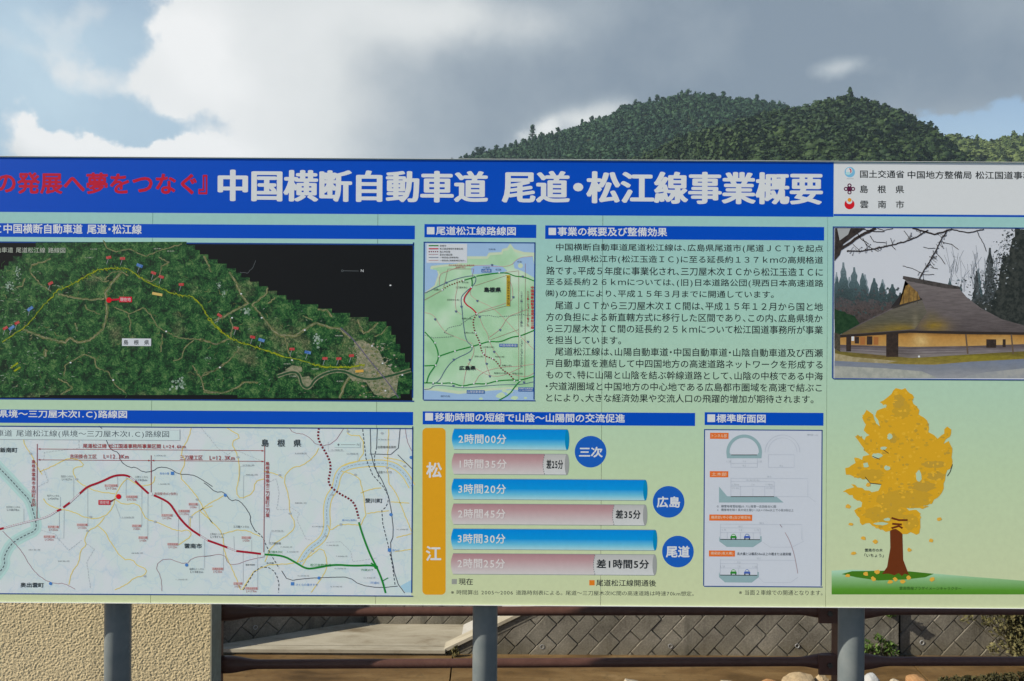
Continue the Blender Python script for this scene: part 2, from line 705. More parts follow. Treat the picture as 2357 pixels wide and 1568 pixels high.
p.disc(C3, 410, 570, 34, WHITE, 4)
p.disc(C3, 412, 558, 22, ink((214, 140, 40)), 5)
p.build('emblem', plate, 'red disc emblem with an orange ball in its notch')
p = Print(3)
p.text(C3, '国土交通省', 530, 1022, 225, 312, DARK, bold=0.014)
p.text(C3, '中国地方整備局', 1060, 1772, 233, 320, DARK, bold=0.014)
p.text(C3, '松江国道事務所', 1815, 2552, 238, 325, DARK, bold=0.014)
p.text(C3, '島　根　県', 530, 1020, 393, 481, DARK, bold=0.014)
p.text(C3, '雲　南　市', 530, 1020, 562, 650, DARK, bold=0.014)
p.build('lettering', plate)


# --- headings
def heading(x0, y0, x1, y1, C, sq, txts):
    p = Print(1)
    p.rect(FULL, x0, y0, x1, y1, BLUE)
    h = p.build('heading_bar', board)
    p = Print(2)
    if sq:
        p.rect(C, *sq, WHITE)
    for (CC, s, a, b, c, d) in txts:
        p.text(CC, s, a, b, c, d, WHITE, bold=0.02)
    p.build('lettering', h)


heading(-140, 513, 955, 544.5, C1, None, [(C1, 'と中国横断自動車道 尾道・松江線', -30, 786, 409, 463)])
heading(977, 516, 1234.5, 546.5, C2, (80, 428, 122, 468), [(C2, '尾道松江線路線図', 130, 573, 424, 472)])
heading(1255, 519, 1897, 550, C2, (755, 432, 796, 472), [(C2, '事業の概要及び整備効果', 805, 1412, 427, 477)])
heading(-140, 942, 951, 972.5, D1, None, [(D1, '県境～三刀屋木次I.C)路線図', -12, 996, 38, 108)])
heading(973, 947, 1600, 977, T1, (80, 63, 142, 123), [(T1, '移動時間の短縮で山陰～山陽間の交流促進', 155, 1646, 61, 131)])
heading(1622, 949, 1895.5, 978.5, XX, (97, 74, 158, 134), [(XX, '標準断面図', 168, 554, 71, 139)])

# --- satellite picture of the route
p = Print(1)
BLACKP = ink((20, 22, 25), 0.1)
p.rect(FULL, -138, 557, 951.5, 917, BLACKP, 1)
p.frame(FULL, -140, 555, 953.5, 919, 3.2, NAVY, 2)
sat = p.build('satellite_map', board)
m_, g_, b_ = bsdf('print_forest_photo', 0.45, 0.25)
P_ = pos(g_)
a_ = g_.noise(P_, 26.0, 8.0, 0.72, 0.6)
c_ = g_.noise(P_, 7.0, 4.0, 0.6)
fine = g_.noise(P_, 90.0, 6.0, 0.75, 1.2)
k_ = g_.m('ADD', g_.m('MULTIPLY', a_, 0.5), g_.m('MULTIPLY', fine, 0.5))
cc_ = g_.ramp(k_, [(0.42, lin((6, 27, 18))), (0.475, lin((14, 52, 28))), (0.525, lin((32, 82, 40))), (0.60, lin((86, 114, 68)))])
tan_ = g_.mix(g_.sstep(0.44, 0.66, fine), lin((60, 80, 50)), lin((150, 142, 112)))
cc_ = g_.mix(g_.m('MULTIPLY', g_.sstep(0.55, 0.70, c_), 0.6), cc_, tan_)
sc_ = g_.n('ShaderNodeVectorMath', operation='SCALE')
g_.put(sc_.inputs[0], cc_)
sc_.inputs['Scale'].default_value = 1.4
g_.put(b_.inputs['Base Color'], sc_.outputs[0])
FOREST = m_
TAN = ink((112, 112, 72), scale=90, var2=(70, 88, 54))
TAN2 = ink((138, 134, 114), scale=90, var2=(92, 104, 78))
YEL = ink((146, 152, 28), scale=110, var2=(92, 118, 32))
rc = random.Random(5)
out_l = [(-250, 1465), (-250, 560), (-120, 560), (-120, 480), (0, 480), (0, 410), (35, 410), (35, 378), (72, 378), (72, 340), (110, 340), (110, 300), (185, 300), (185, 262),
         (225, 262), (225, 225), (295, 225), (295, 185), (1540, 180), (1540, 210), (1610, 210), (1610, 250), (1648, 250), (1648, 285), (1720, 285), (1720, 325),
         (1795, 325), (1795, 360), (1856, 362)]
out_r = [(207, 362), (220, 362), (220, 400), (296, 400), (296, 437), (340, 437), (340, 475), (410, 475), (410, 510), (485, 510), (485, 548), (560, 548), (560, 585), (635, 585),
         (635, 622), (712, 622), (712, 660), (825, 660), (825, 697), (975, 697), (975, 732), (1088, 732), (1088, 768), (1238, 768), (1238, 803), (1390, 803), (1390, 840),
         (1540, 840), (1540, 878), (1578, 878), (1578, 950), (1615, 950), (1615, 1025), (1653, 1025), (1653, 1100), (1690, 1100), (1690, 1175), (1730, 1175), (1730, 1255),
         (1755, 1255), (1755, 1400), (1730, 1400), (1730, 1437), (1655, 1437), (1655, 1473), (310, 1468), (310, 1445), (0, 1445)]
out_b = [(330, 1445), (330, 1462)]
p = Print(3)
p.raw([U(*S1(*q)) for q in out_l] + [U(*S2(*q)) for q in out_r] + [U(*S1(*q)) for q in out_b], FOREST, 3)
land = p.build('land', sat)
p = Print(4)
for C, w, pts in [
    (S1, 9, [(180, 900), (330, 960), (440, 990), (540, 1015), (580, 975), (640, 1015), (740, 995), (850, 905), (880, 780)]),
    (S1, 11, [(880, 780), (880, 700), (870, 600), (910, 540), (950, 490), (1000, 430)]),
    (S1, 7, [(480, 610), (620, 645), (760, 660), (860, 650)]), (S1, 6, [(260, 370), (350, 350), (420, 320)]),
    (S1, 5, [(260, 370), (250, 430), (330, 530), (420, 590)]), (S1, 3.5, [(940, 720), (1070, 775), (1180, 725), (1250, 790), (1300, 880), (1360, 920), (1480, 975), (1640, 985), (1790, 1030), (1857, 990)]),
    (S1, 4, [(850, 170), (880, 230), (960, 265), (1060, 240), (1200, 300), (1330, 250), (1500, 200)]), (S1, 5, [(1330, 380), (1400, 350), (1310, 310)]),
    (S1, 4, [(1330, 380), (1320, 460), (1250, 510), (1140, 480)]), (S1, 5, [(480, 1310), (560, 1350), (600, 1390), (500, 1440)]), (S1, 4, [(530, 1290), (540, 1200), (620, 1150), (690, 1110), (780, 1140), (800, 1220), (900, 1260), (950, 1360), (1040, 1430)]),
    (S1, 4, [(1600, 990), (1520, 1060), (1500, 1140), (1430, 1165)]), (S1, 5, [(1590, 1200), (1660, 1310), (1680, 1400), (1780, 1430)]), (S1, 4, [(1857, 1180), (1760, 1250), (1690, 1260), (1660, 1310)]),
    (S1, 4, [(1060, 780), (1080, 850), (1070, 920)]), (S1, 4, [(1340, 940), (1330, 1090)]), (S1, 5, [(210, 480), (180, 550), (130, 560)]), (S1, 6, [(620, 850), (640, 920)]), (S1, 12, [(380, 1070), (370, 1130)]),
    (S1, 4, [(760, 450), (860, 510), (900, 500)]), (S1, 4, [(860, 500), (930, 430), (1000, 420), (1060, 460)]), (S1, 4, [(700, 700), (720, 740), (830, 780)]),
    (S2, 6, [(30, 300), (60, 360), (90, 430)]), (S2, 8, [(240, 430), (300, 520), (340, 620), (400, 690), (300, 740), (200, 800), (120, 830)]), (S2, 6, [(560, 560), (540, 620), (430, 700)]),
    (S2, 6, [(430, 700), (520, 800), (590, 900)]), (S2, 11, [(590, 900), (650, 950), (780, 960), (900, 880), (960, 850)]), (S2, 9, [(960, 850), (1080, 890), (1160, 900), (1240, 980)]),
    (S2, 5, [(250, 810), (270, 880), (250, 980), (130, 1030), (0, 980)]), (S2, 5, [(330, 1060), (240, 1160), (160, 1220), (0, 1300)]), (S2, 4, [(700, 960), (720, 1060), (770, 1180)]),
    (S2, 6, [(1300, 820), (1350, 940), (1420, 900), (1470, 850)]), (S2, 4, [(850, 790), (930, 830)]), (S2, 5, [(560, 690), (620, 640)]), (S2, 6, [(30, 1420), (180, 1430), (290, 1390), (370, 1340), (480, 1340)]),
    (S2, 9, [(640, 1290), (760, 1245), (830, 1210)]), (S2, 10, [(1150, 1470), (1190, 1370), (1230, 1300)]), (S2, 4, [(1440, 960), (1500, 940), (1550, 880)]), (S2, 7, [(970, 740), (1050, 745), (1090, 800)]),
]:
    p.line(C, pts, w * 0.62, TAN, 4, wob=1.9)
    p.line(C, pts, w * 0.2, TAN2, 4.5, wob=1.4, seed=9)
p.poly(S2, [(1270, 1010), (1340, 990), (1430, 1040), (1480, 1080), (1520, 1180), (1600, 1260), (1640, 1290), (1620, 1440), (1560, 1470), (1440, 1440), (1370, 1340), (1260, 1330), (1200, 1260), (1280, 1200), (1300, 1120)], TAN2, 5)
for k in range(330):
    x, y = rc.gauss(1440, 95), rc.uniform(1010, 1460)
    x += (y - 1200) * 0.25
    if not (1230 < x < 1650):
        continue
    r = rc.uniform(3, 11)
    m = rc.choice([ink((150, 148, 138), scale=90, var2=(120, 122, 108)), ink((128, 124, 92), scale=90), ink((84, 100, 64), scale=90), ink((136, 132, 120), scale=90), TAN])
    p.poly(S2, [(x - r, y - r * 0.5), (x + r * 0.6, y - r * 0.8), (x + r, y + r * 0.5), (x - r * 0.5, y + r * 0.7)], m, 5.05 + k * 0.002)
p.poly(S2, [(700, 1240), (760, 1200), (840, 1215), (845, 1250), (780, 1265)], TAN2, 5)
p.poly(S2, [(835, 1300), (900, 1290), (935, 1340), (880, 1385), (840, 1360)], TAN2, 5)
p.line(S2, [(640, 1290), (760, 1250), (820, 1270), (840, 1370), (900, 1395), (950, 1310), (1060, 1255), (1180, 1240), (1300, 1300), (1420, 1320), (1600, 1280), (1740, 1240)], 9, TAN2, 6, wob=0.8, smooth=2)
p.line(S2, [(640, 1290), (760, 1250), (820, 1270), (840, 1370), (900, 1395), (950, 1310), (1060, 1255), (1180, 1240), (1300, 1300), (1420, 1320), (1600, 1280), (1740, 1240)], 4.5, ink((38, 72, 48)), 7, smooth=2)
p.line(S2, [(1160, 890), (1240, 960), (1300, 1030), (1400, 1160), (1560, 1350), (1640, 1470)], 2.2, ink((90, 84, 110)), 8, smooth=1)
CLOUDP = ink((150, 165, 158), scale=60, var2=(96, 124, 104))
for C, x, y, w, h in [(S2, 390, 760, 42, 48), (S2, 970, 985, 52, 62), (S2, 60, 1140, 34, 16), (S1, 1470, 1350, 62, 62), (S2, 200, 600, 22, 40), (S2, 160, 540, 22, 12), (S1, 150, 420, 30, 50), (S1, 1810, 540, 18, 30), (S1, 70, 540, 40, 40)]:
    for k in range(26):
        x_, y_ = x + rc.gauss(0, 0.42) * w, y + rc.gauss(0, 0.42) * h
        r_ = rc.uniform(0.07, 0.22) * min(w, h)
        p.poly(C, [(x_ + r_ * rc.uniform(0.6, 1.3) * math.cos(a), y_ + r_ * rc.uniform(0.6, 1.3) * math.sin(a)) for a in [i * 0.6 for i in range(10)]], CLOUDP, 5 + 0.07 * k)
WSP = ink((150, 164, 152), scale=80, var2=(96, 116, 96))
for k in range(230):
    C = S1 if k < 150 else S2
    x, y = (abs(rc.gauss(0, 330)), rc.uniform(400, 1400)) if k < 150 else (rc.uniform(0, 1650), rc.uniform(700, 1440))
    if C is S2 and y < 300 + x * 0.42:
        continue
    r = rc.uniform(2, 8)
    a = rc.uniform(-0.9, 0.5)
    p.line(C, [(x, y), (x + 2 * r * math.cos(a), y + 2 * r * math.sin(a)), (x + 3.5 * r * math.cos(a), y + 3 * r * math.sin(a) + 2)], rc.uniform(0.5, 1.5), WSP if k % 3 else TAN2, 6.5 + k * 0.003)
for k in range(420):
    C = S1 if k < 210 else S2
    x, y = rc.uniform(0, 1850), rc.uniform(300, 1440)
    if C is S2 and (y < 380 + x * 0.40 or x > 1600):
        continue
    a, L = rc.uniform(0, 6.28), rc.uniform(18, 60)
    p.line(C, [(x, y), (x + 0.5 * L * math.cos(a), y + 0.5 * L * math.sin(a)), (x + L * math.cos(a + 0.5), y + L * math.sin(a + 0.5))], rc.uniform(0.6, 1.5), ink((62, 92, 56), scale=90, var2=(40, 74, 44)) if k % 4 else TAN, 3.3 + k * 0.001, wob=1.2)
p.build('valley', sat)
p = Print(9)
p.line(S1, [(20, 1010), (225, 870), (300, 780), (370, 690)], 2.0, YEL, 9, wob=1.2)
p.line(S1, [(370, 690), (420, 645), (470, 585), (560, 550), (640, 510), (720, 455), (800, 415), (880, 400), (960, 395), (1060, 405), (1130, 455), (1210, 510), (1300, 550), (1390, 595), (1480, 620), (1570, 630), (1630, 670), (1680, 740), (1720, 800), (1780, 870), (1840, 930)], 2.3, YEL, 9, wob=2.2)
p.line(S2, [(65, 812), (120, 870), (180, 930), (250, 975), (330, 1010), (420, 1035)], 2.3, YEL, 9, wob=2.2)
p.line(S2, [(420, 1035), (560, 1085)], 2, YEL, 9, wob=1)
p.line(S2, [(545, 1080), (690, 1130)], 3.4, YEL, 9.2, wob=1.6)
p.line(S2, [(690, 1130), (800, 1150), (930, 1190)], 2, YEL, 9, wob=1)
p.line(S2, [(925, 1190), (1030, 1215), (1100, 1215), (1220, 1215), (1360, 1195)], 3.4, YEL, 9.2, wob=1.6)
p.line(S1, [(90, 1220), (150, 1180)], 4, YEL, 9)
p.line(S1, [(115, 1250), (170, 1215)], 4, YEL, 9)
p.line(S1, [(1257, 605), (1340, 620)], 6, ink((190, 165, 100)), 9)
p.line(S2, [(1282, 1250), (1350, 1245)], 6, ink((190, 150, 70)), 9)
for C, x, y in [(S2, 340, 610), (S2, 510, 808), (S2, 865, 910), (S2, 760, 1157), (S2, 265, 808), (S2, 165, 1217), (S1, 583, 1178), (S1, 935, 1322), (S1, 1372, 920), (S2, 1507, 1183), (S2, 1420, 1040), (S2, 1670, 1280), (S2, 1530, 1410), (S2, 1572, 540)]:
    p.disc(C, x, y, 8, WHITE, 10, 6, 12)
p.line(S2, [(460, 335), (435, 395), (390, 440), (330, 432)], 0.8, GREY, 9, wob=0.8)
p.line(S2, [(1180, 420), (1310, 422)], 0.9, GREY, 9)
p.ring(S2, 1175, 420, 6, 9, GREY, 9, n=12)
p.build('route_line', sat)
TAGR, TAGB = ink((158, 44, 48), scale=110, var2=(170, 86, 84)), ink((48, 90, 160), scale=110, var2=(96, 132, 180))
p = Print(11)
for C, x, y, a in [(S1, 898, 310, -.2), (S1, 1012, 318, 0), (S1, 1268, 438, .4), (S1, 1332, 470, .3), (S1, 1497, 533, 0), (S1, 418, 523, -.5), (S1, 45, 893, -.5), (S1, 142, 850, -.5),
                   (S2, 162, 788, .6), (S2, 298, 893, .2), (S2, 435, 967, .2), (S2, 760, 1066, 0), (S2, 1032, 1143, 0), (S2, 1146, 1145, 0), (S2, 1250, 1120, -.1),
                   (S1, 1153, 377, .4), (S1, 250, 733, -.6), (S1, 97, 890, -.6), (S2, 508, 992, .3), (S2, 890, 1093, .2)]:
    blue_ = (C, x) in ((S1, 1153), (S1, 250), (S1, 97), (S2, 508), (S2, 890))
    w, h = (26, 12) if blue_ else (21, 11)
    ca, sa = math.cos(a), math.sin(a)
    p.poly(C, [(x + i * w * ca - j * h * sa, y + i * w * sa + j * h * ca) for i, j in ((-1, -1), (1, -1), (1, 1), (-1, 1))], TAGB if blue_ else TAGR, 11)
    p.line(C, [(x - 3, y + h), (x - 18, y + h + 45)], 0.7, LIGHT, 10)
p.disc(S1, 900, 662, 22, ink((190, 20, 34)), 12)
for C, pts in [(S1, [(470, 585), (640, 510), (800, 415), (960, 395), (1130, 455), (1300, 550), (1480, 620), (1630, 670), (1720, 800)]), (S2, [(120, 870), (250, 975), (420, 1035), (690, 1130)]), (S2, [(930, 1190), (1100, 1215), (1360, 1195)])]:
    for a_, b_ in zip(pts, pts[1:]):
        for k in range(14):
            t = rc.random()
            x, y = a_[0] + (b_[0] - a_[0]) * t, a_[1] + (b_[1] - a_[1]) * t
            d_ = rc.uniform(-1, 1) * 22
            p.line(C, [(x, y), (x + d_ * 0.5 + rc.uniform(-9, 9), y + d_)], rc.uniform(0.6, 1.3), YEL, 9.5 + 0.002 * k)
p.line(S1, [(915, 660), (990, 655)], 4, RED, 11.5)
p.rect(S1, 985, 634, 1090, 679, ink((184, 30, 52)), 12)
p.text(S1, '現在地', 993, 1080, 641, 672, WHITE, 13)
p.build('place_marker', sat)
p = Print(12)
p.text(S1, '動車道 尾道松江線 路線図', -34, 540, 226, 270, ink((170, 178, 170)))
p.rect(S1, 1008, 978, 1248, 1040, PAPER)
p.text(S1, '島　根　県', 1022, 1232, 990, 1030, DARK, 13, bold=0.012)
p.text(S2, 'N', 1328, 1350, 409, 430, WHITE)
for C, x0, x1, y0, y1, s in [(S1, 745, 800, 236, 246, '掛合大橋'), (S1, 700, 770, 306, 316, '三刀屋川'), (S1, 1270, 1330, 232, 243, '道の駅'), (S1, 1380, 1440, 252, 263, '掛合町'), (S2, 690, 750, 1183, 1193, '加茂町'), (S2, 920, 980, 1224, 1234, '神原'), (S2, 1115, 1180, 950, 960, '幡屋'),
                             (S2, 735, 800, 1285, 1296, '三刀屋町'), (S2, 1125, 1185, 1325, 1338, '木次町'), (S2, 1490, 1530, 1017, 1027, '宍道町'), (S2, 1590, 1630, 1350, 1360, '宍道駅')]:
    p.text(C, s, x0, x1, y0, y1, ink((165, 172, 160)))
p.build('lettering', sat)

# --- small route map
m_, g_, b_ = bsdf('print_map_land', 0.45, 0.25)
nz_ = g_.noise(pos(g_), 7.0, 3.0, 0.5)
cc_ = g_.ramp(nz_, [(0.34, tuple(1.34 * v for v in lin((142, 184, 148)))), (0.50, tuple(1.34 * v for v in lin((160, 196, 166)))), (0.66, tuple(1.34 * v for v in lin((180, 203, 184))))])
g_.put(b_.inputs['Base Color'], cc_)
MAPLAND = m_
p = Print(1)
p.rect(FULL, 976, 558, 1231, 921, MAPLAND, 1)
p.frame(FULL, 975, 556.5, 1232.5, 922.5, 2.6, NAVY, 6)
rm = p.build('route_map', board)
p = Print(2)
COAST = ink((180, 196, 172), 0.04)
p.poly(MM, [(62, 185), (968, 188), (968, 300), (880, 290), (800, 262), (768, 215), (750, 250), (710, 258), (700, 285), (600, 292), (580, 322), (415, 322), (335, 378), (205, 388), (130, 398), (126, 412), (178, 425), (186, 455), (155, 545), (60, 615)], COAST, 2)
p.poly(MM, [(62, 185), (968, 188), (968, 270), (880, 265), (800, 240), (765, 195), (740, 230), (700, 240), (690, 265), (590, 270), (570, 300), (410, 300), (330, 360), (200, 370), (110, 380), (105, 405), (160, 415), (170, 450), (140, 540), (60, 600)], SEA, 3)
p.poly(MM, [(440, 400), (480, 375), (620, 370), (700, 385), (740, 420), (700, 435), (560, 440), (450, 450)], SEA, 3)
p.poly(MM, [(790, 350), (850, 310), (950, 300), (968, 400), (968, 480), (900, 440), (860, 420), (800, 400)], SEA, 3)
p.disc(MM, 850, 378, 20, COAST, 4)
p.poly(MM, [(52, 1385), (160, 1390), (340, 1412), (600, 1390), (760, 1380), (965, 1390), (965, 1492), (50, 1492)], COAST, 2)
p.poly(MM, [(52, 1405), (160, 1412), (340, 1438), (600, 1410), (760, 1398), (965, 1415), (965, 1492), (50, 1492)], SEA, 3)
for x, y, r in [(525, 1475, 18), (690, 1450, 40), (760, 1420, 28), (800, 1470, 30), (890, 1470, 14), (720, 1410, 22)]:
    p.poly(MM, [(x + r * rc.uniform(0.7, 1.2) * math.cos(i * 0.7), y + 0.6 * r * rc.uniform(0.7, 1.2) * math.sin(i * 0.7)) for i in range(9)], ink((175, 200, 170)), 4 + rc.random() * 0.5)
p.rect(MM, 75, 195, 410, 354, PAPER, 5)
p.build('sea', rm)
p = Print(6)
PINK = ink((186, 140, 138), 0.05)
SLATE = ink((84, 100, 128), 0.05)
for pts in [[(60, 765), (130, 780), (170, 850), (230, 930), (300, 960), (450, 1020)], [(440, 570), (430, 620), (500, 670), (620, 720), (760, 860), (845, 960), (965, 1075)],
            [(510, 800), (540, 880), (580, 940), (590, 1000), (630, 1080), (690, 1150), (680, 1210)], [(900, 740), (820, 770), (740, 800), (690, 900), (590, 970)], [(380, 1360), (400, 1230), (470, 1100), (460, 1030)],
            [(470, 1350), (520, 1260), (680, 1215), (820, 1210), (965, 1190)], [(410, 1180), (500, 1240), (600, 1290), (700, 1290), (850, 1220)], [(180, 540), (180, 445), (260, 420), (330, 390), (480, 370), (760, 395), (830, 310), (950, 300)],
            [(325, 490), (330, 560), (310, 640), (315, 750), (360, 780)], [(740, 460), (780, 540), (790, 640), (760, 680), (560, 740), (490, 775)], [(560, 1060), (560, 1180), (600, 1290)], [(760, 1270), (900, 1300), (965, 1260)]]:
    p.line(MM, pts, 0.9, PINK, 6, smooth=2)
p.line(MM, [(60, 605), (240, 515), (340, 480), (440, 460), (485, 465), (475, 530), (400, 590), (355, 640), (365, 720), (380, 880), (400, 1000), (455, 1045), (440, 1090), (300, 1150), (230, 1230), (180, 1330), (120, 1360)], 1.5, SLATE, 7, smooth=2)
p.line(MM, [(55, 1400), (110, 1395), (130, 1365), (260, 1370), (370, 1390), (560, 1370), (700, 1360), (850, 1360), (965, 1335)], 1.3, SLATE, 7, smooth=2)
for pts in [[(220, 930), (260, 890), (350, 870), (400, 830), (490, 770)], [(500, 790), (600, 790), (650, 800), (740, 795), (850, 780), (930, 790)], [(60, 950), (130, 975), (200, 970), (300, 960), (220, 930)]]:
    p.line(MM, pts, 1.2, GREY, 7.5, dash=(3, 2), wob=0.8)
for pts in [[(485, 465), (570, 450), (680, 435), (750, 440), (800, 465), (880, 470), (965, 505)], [(375, 500), (480, 470)], [(445, 480), (452, 515), (448, 550)], [(60, 925), (145, 1015), (178, 1125), (150, 1200), (90, 1280), (75, 1345)],
            [(178, 1125), (220, 1110), (310, 1080), (450, 1045), (515, 1025), (595, 1000), (680, 1010), (780, 965), (845, 960), (965, 910)], [(57, 1205), (150, 1200)],
            [(52, 1345), (130, 1345), (200, 1350), (280, 1343), (370, 1375), (465, 1350), (565, 1355), (655, 1328), (770, 1320), (845, 1325), (965, 1290)], [(845, 1330), (800, 1380), (760, 1440), (670, 1490)]]:
    p.line(MM, pts, 2.4, GREEN, 8, smooth=2)
p.line(MM, [(445, 560), (375, 650), (400, 700), (450, 730), (490, 775)], 2.8, RED, 9, smooth=2)
DOTR = ink((112, 26, 40))
p.line(MM, [(485, 780), (455, 830), (470, 920), (500, 980), (515, 1025), (530, 1090), (560, 1125), (620, 1145), (660, 1180), (690, 1230), (760, 1275), (800, 1325)], 3.0, DOTR, 9.5, dash=(3, 3.2), smooth=1)
p.line(MM, [(205, 575), (260, 540), (380, 500)], 2.8, ink((110, 70, 40)), 9, dash=(3, 3))
p.line(MM, [(60, 660), (205, 580)], 1.6, ROSE, 9, dash=(1, 1))
for x, y in [(445, 555), (375, 645), (490, 775), (515, 1025), (595, 1000), (675, 435), (450, 1045), (845, 960), (178, 1127), (145, 1015), (150, 1200), (310, 1083), (130, 1345), (200, 1350), (280, 1343), (370, 1375), (465, 1350), (565, 1355), (655, 1328), (800, 1328), (845, 1325), (480, 932), (545, 1105), (620, 1145), (205, 577), (380, 498)]:
    p.disc(MM, x, y, 7, WHITE, 10, n=12)
for x, y in [(238, 517), (615, 372), (493, 668), (317, 755), (362, 716), (145, 820), (511, 800), (681, 908), (911, 1005), (632, 1088), (570, 1187), (596, 1290), (298, 1152), (431, 1155), (790, 637), (878, 1340), (296, 1370), (868, 467)]:
    p.poly(MM, [(x - 10, y - 7), (x + 10, y - 7), (x + 6, y + 7), (x, y + 11), (x - 6, y + 7)], SLATE, 10.5)
for y, m, w, d in [(212, GREEN, 2.4, None), (238, RED, 2.4, None), (262, DOTR, 2.4, (2.4, 2.4)), (285, ROSE, 1.4, (1, 1)), (310, SLATE, 1.1, None), (334, PINK, 1.1, None)]:
    p.line(MM, [(92, y), (172, y)], w, m, 11, dash=d)
for pts in [[(835, 420), (835, 1320)], [(890, 360), (885, 1330)], [(680, 440), (835, 420)], [(470, 545), (735, 458)], [(500, 770), (735, 710)], [(600, 990), (835, 905)], [(250, 405), (465, 405)], [(250, 405), (215, 560)], [(465, 405), (450, 470)]]:
    p.line(MM, pts, 0.6, ROSE, 6.5)
p.build('road_line', rm)
p = Print(12)
p.text(MM, '島根県', 548, 688, 555, 597, DARK, bold=0.03)
p.text(MM, '広島県', 343, 480, 1203, 1240, DARK, bold=0.03)
p.vtext(MM, '中国横断自動車道尾道松江線', 935, 961, 545, 902, RED, bold=0.02)
p.rect(MM, 735, 455, 765, 712, ink((176, 152, 48)), 11)
p.vtext(MM, '松江国道事務所事業区間', 739, 761, 462, 706, DARK)
p.vtext(MM, '三刀屋木次IC～三次JCT延長約61km', 849, 864, 590, 884, GREY)
p.vtext(MM, '三次JCT～尾道JCT延長約50km', 849, 864, 985, 1220, GREY)
p.vtext(MM, '松江玉造IC～尾道JCT延長約137km', 903, 918, 585, 882, ROSE)
for a, b, c, d, s in [(527, 405, 608, 432, '山陰道'), (674, 1022, 824, 1049, '中国自動車道'), (406, 1405, 553, 1433, '山陽自動車道')]:
    p.rect(MM, a, b, c, d, ink((52, 96, 160)), 11)
    p.text(MM, s, a + 6, c - 6, b + 4, d - 4, WHITE, 12)
p.rect(MM, 832, 1382, 958, 1416, ink((52, 96, 160)), 11)
p.text(MM, '西瀬戸自動車道', 838, 952, 1385, 1398, WHITE, 12)
p.text(MM, '(しまなみ海道)', 842, 948, 1401, 1414, WHITE, 12)
for a, b, y, s, m in [(183, 236, 214, '供用中', DARK), (183, 374, 238, '松江国道事務所事業区間', DARK), (183, 268, 263, '施工中区間', DARK), (183, 286, 287, '基本計画区間', DARK), (183, 340, 311, '一般国道(直轄管理)', DARK), (183, 394, 336, '一般国道(直轄管理区域外)', DARK),
                      (588, 642, 242, '日本海', SLATE), (540, 594, 393, '宍道湖', SLATE), (822, 858, 346, '中海', SLATE), (190, 266, 1455, '瀬戸内海', SLATE), (258, 467, 375, '西日本高速道路(株)事業区間', ROSE), (315, 395, 391, '延長約18km', ROSE),
                      (315, 410, 557, '三刀屋木次IC', DARK), (243, 345, 660, '吉田掛合IC(仮)', DARK), (366, 450, 815, '高野IC(仮)', DARK), (385, 470, 932, '口和IC(仮)', DARK), (535, 630, 1050, '三次東IC(仮)', DARK), (470, 540, 1127, '吉舎IC(仮)', DARK),
                      (640, 718, 1130, '甲奴IC(仮)', DARK), (695, 775, 1203, '世羅IC(仮)', DARK), (630, 735, 1265, '尾道北IC(仮)', DARK), (782, 868, 1268, '尾道JCT(仮)', DARK), (135, 190, 575, '出雲IC', DARK), (365, 420, 517, '斐川IC(仮)', DARK), (645, 690, 410, '松江玉造', DARK)]:
    p.text(MM, s, a, b, y - 8, y + 8, m)
p.build('lettering', rm)

# --- paragraph
p = Print(1)
lines = [(148, 2282, '中国横断自動車道尾道松江線は、広島県尾道市(尾道ＪＣＴ)を起点'), (75, 2282, 'とし島根県松江市(松江玉造ＩＣ)に至る延長約１３７ｋｍの高規格道'),
         (70, 2280, '路です。平成５年度に事業化され、三刀屋木次ＩＣから松江玉造ＩＣに'), (70, 2284, '至る延長約２６ｋｍについては、(旧)日本道路公団(現西日本高速道路'),
         (65, 1888, '㈱)の施工により、平成１５年３月までに開通しています。'), (140, 2280, '尾道ＪＣＴから三刀屋木次ＩＣ間は、平成１５年１２月から国と地'),
         (68, 2278, '方の負担による新直轄方式に移行した区間であり、この内、広島県境か'), (75, 2280, 'ら三刀屋木次ＩＣ間の延長約２５ｋｍについて松江国道事務所が事業'),
         (72, 668, 'を担当しています。'), (140, 2280, '尾道松江線は、山陽自動車道・中国自動車道・山陰自動車道及び西瀬'), (65, 2278, '戸自動車道を連結して中四国地方の高速道路ネットワークを形成する'),
         (70, 2280, 'もので、特に山陽と山陰を結ぶ幹線道路として、山陰の中核である中海'), (65, 2272, '・宍道湖圏域と中国地方の中心地である広島都市圏域を高速で結ぶこ'), (70, 2205, 'とにより、大きな経済効果や交流人口の飛躍的増加が期待されます。')]
for i, (a, b, s) in enumerate(lines):
    ym = 220 + 92.3 * i
    p.text(BB, s, a, b, ym - 33, ym + 34, DARK, bold=0.009)
p.build('paragraph_lettering', board)

# --- district map
m_, g_, b_ = bsdf('print_district_map', 0.45, 0.25)
P_ = pos(g_)
n1 = g_.noise(P_, 14.0, 5.0, 0.6, 0.4)
n2 = g_.noise(P_, 5.0, 4.0, 0.55, 0.8)
cc_ = g_.mix(g_.sstep(0.40, 0.62, n2), tuple(1.34 * v for v in lin((188, 203, 206))), tuple(1.34 * v for v in lin((194, 202, 210))))
vor = g_.n('ShaderNodeTexVoronoi', feature='DISTANCE_TO_EDGE')
wv = g_.n('ShaderNodeVectorMath', operation='ADD')
g_.put(wv.inputs[0], P_)
nn = g_.n('ShaderNodeTexNoise')
g_.put(nn.inputs['Vector'], P_)
nn.inputs['Scale'].default_value = 16.0
nn.inputs['Detail'].default_value = 6.0
sv = g_.n('ShaderNodeVectorMath', operation='SCALE')
g_.put(sv.inputs[0], nn.outputs[1])
sv.inputs['Scale'].default_value = 0.11
g_.put(wv.inputs[1], sv.outputs[0])
g_.put(vor.inputs['Vector'], wv.outputs[0])
vor.inputs['Scale'].default_value = 11.0
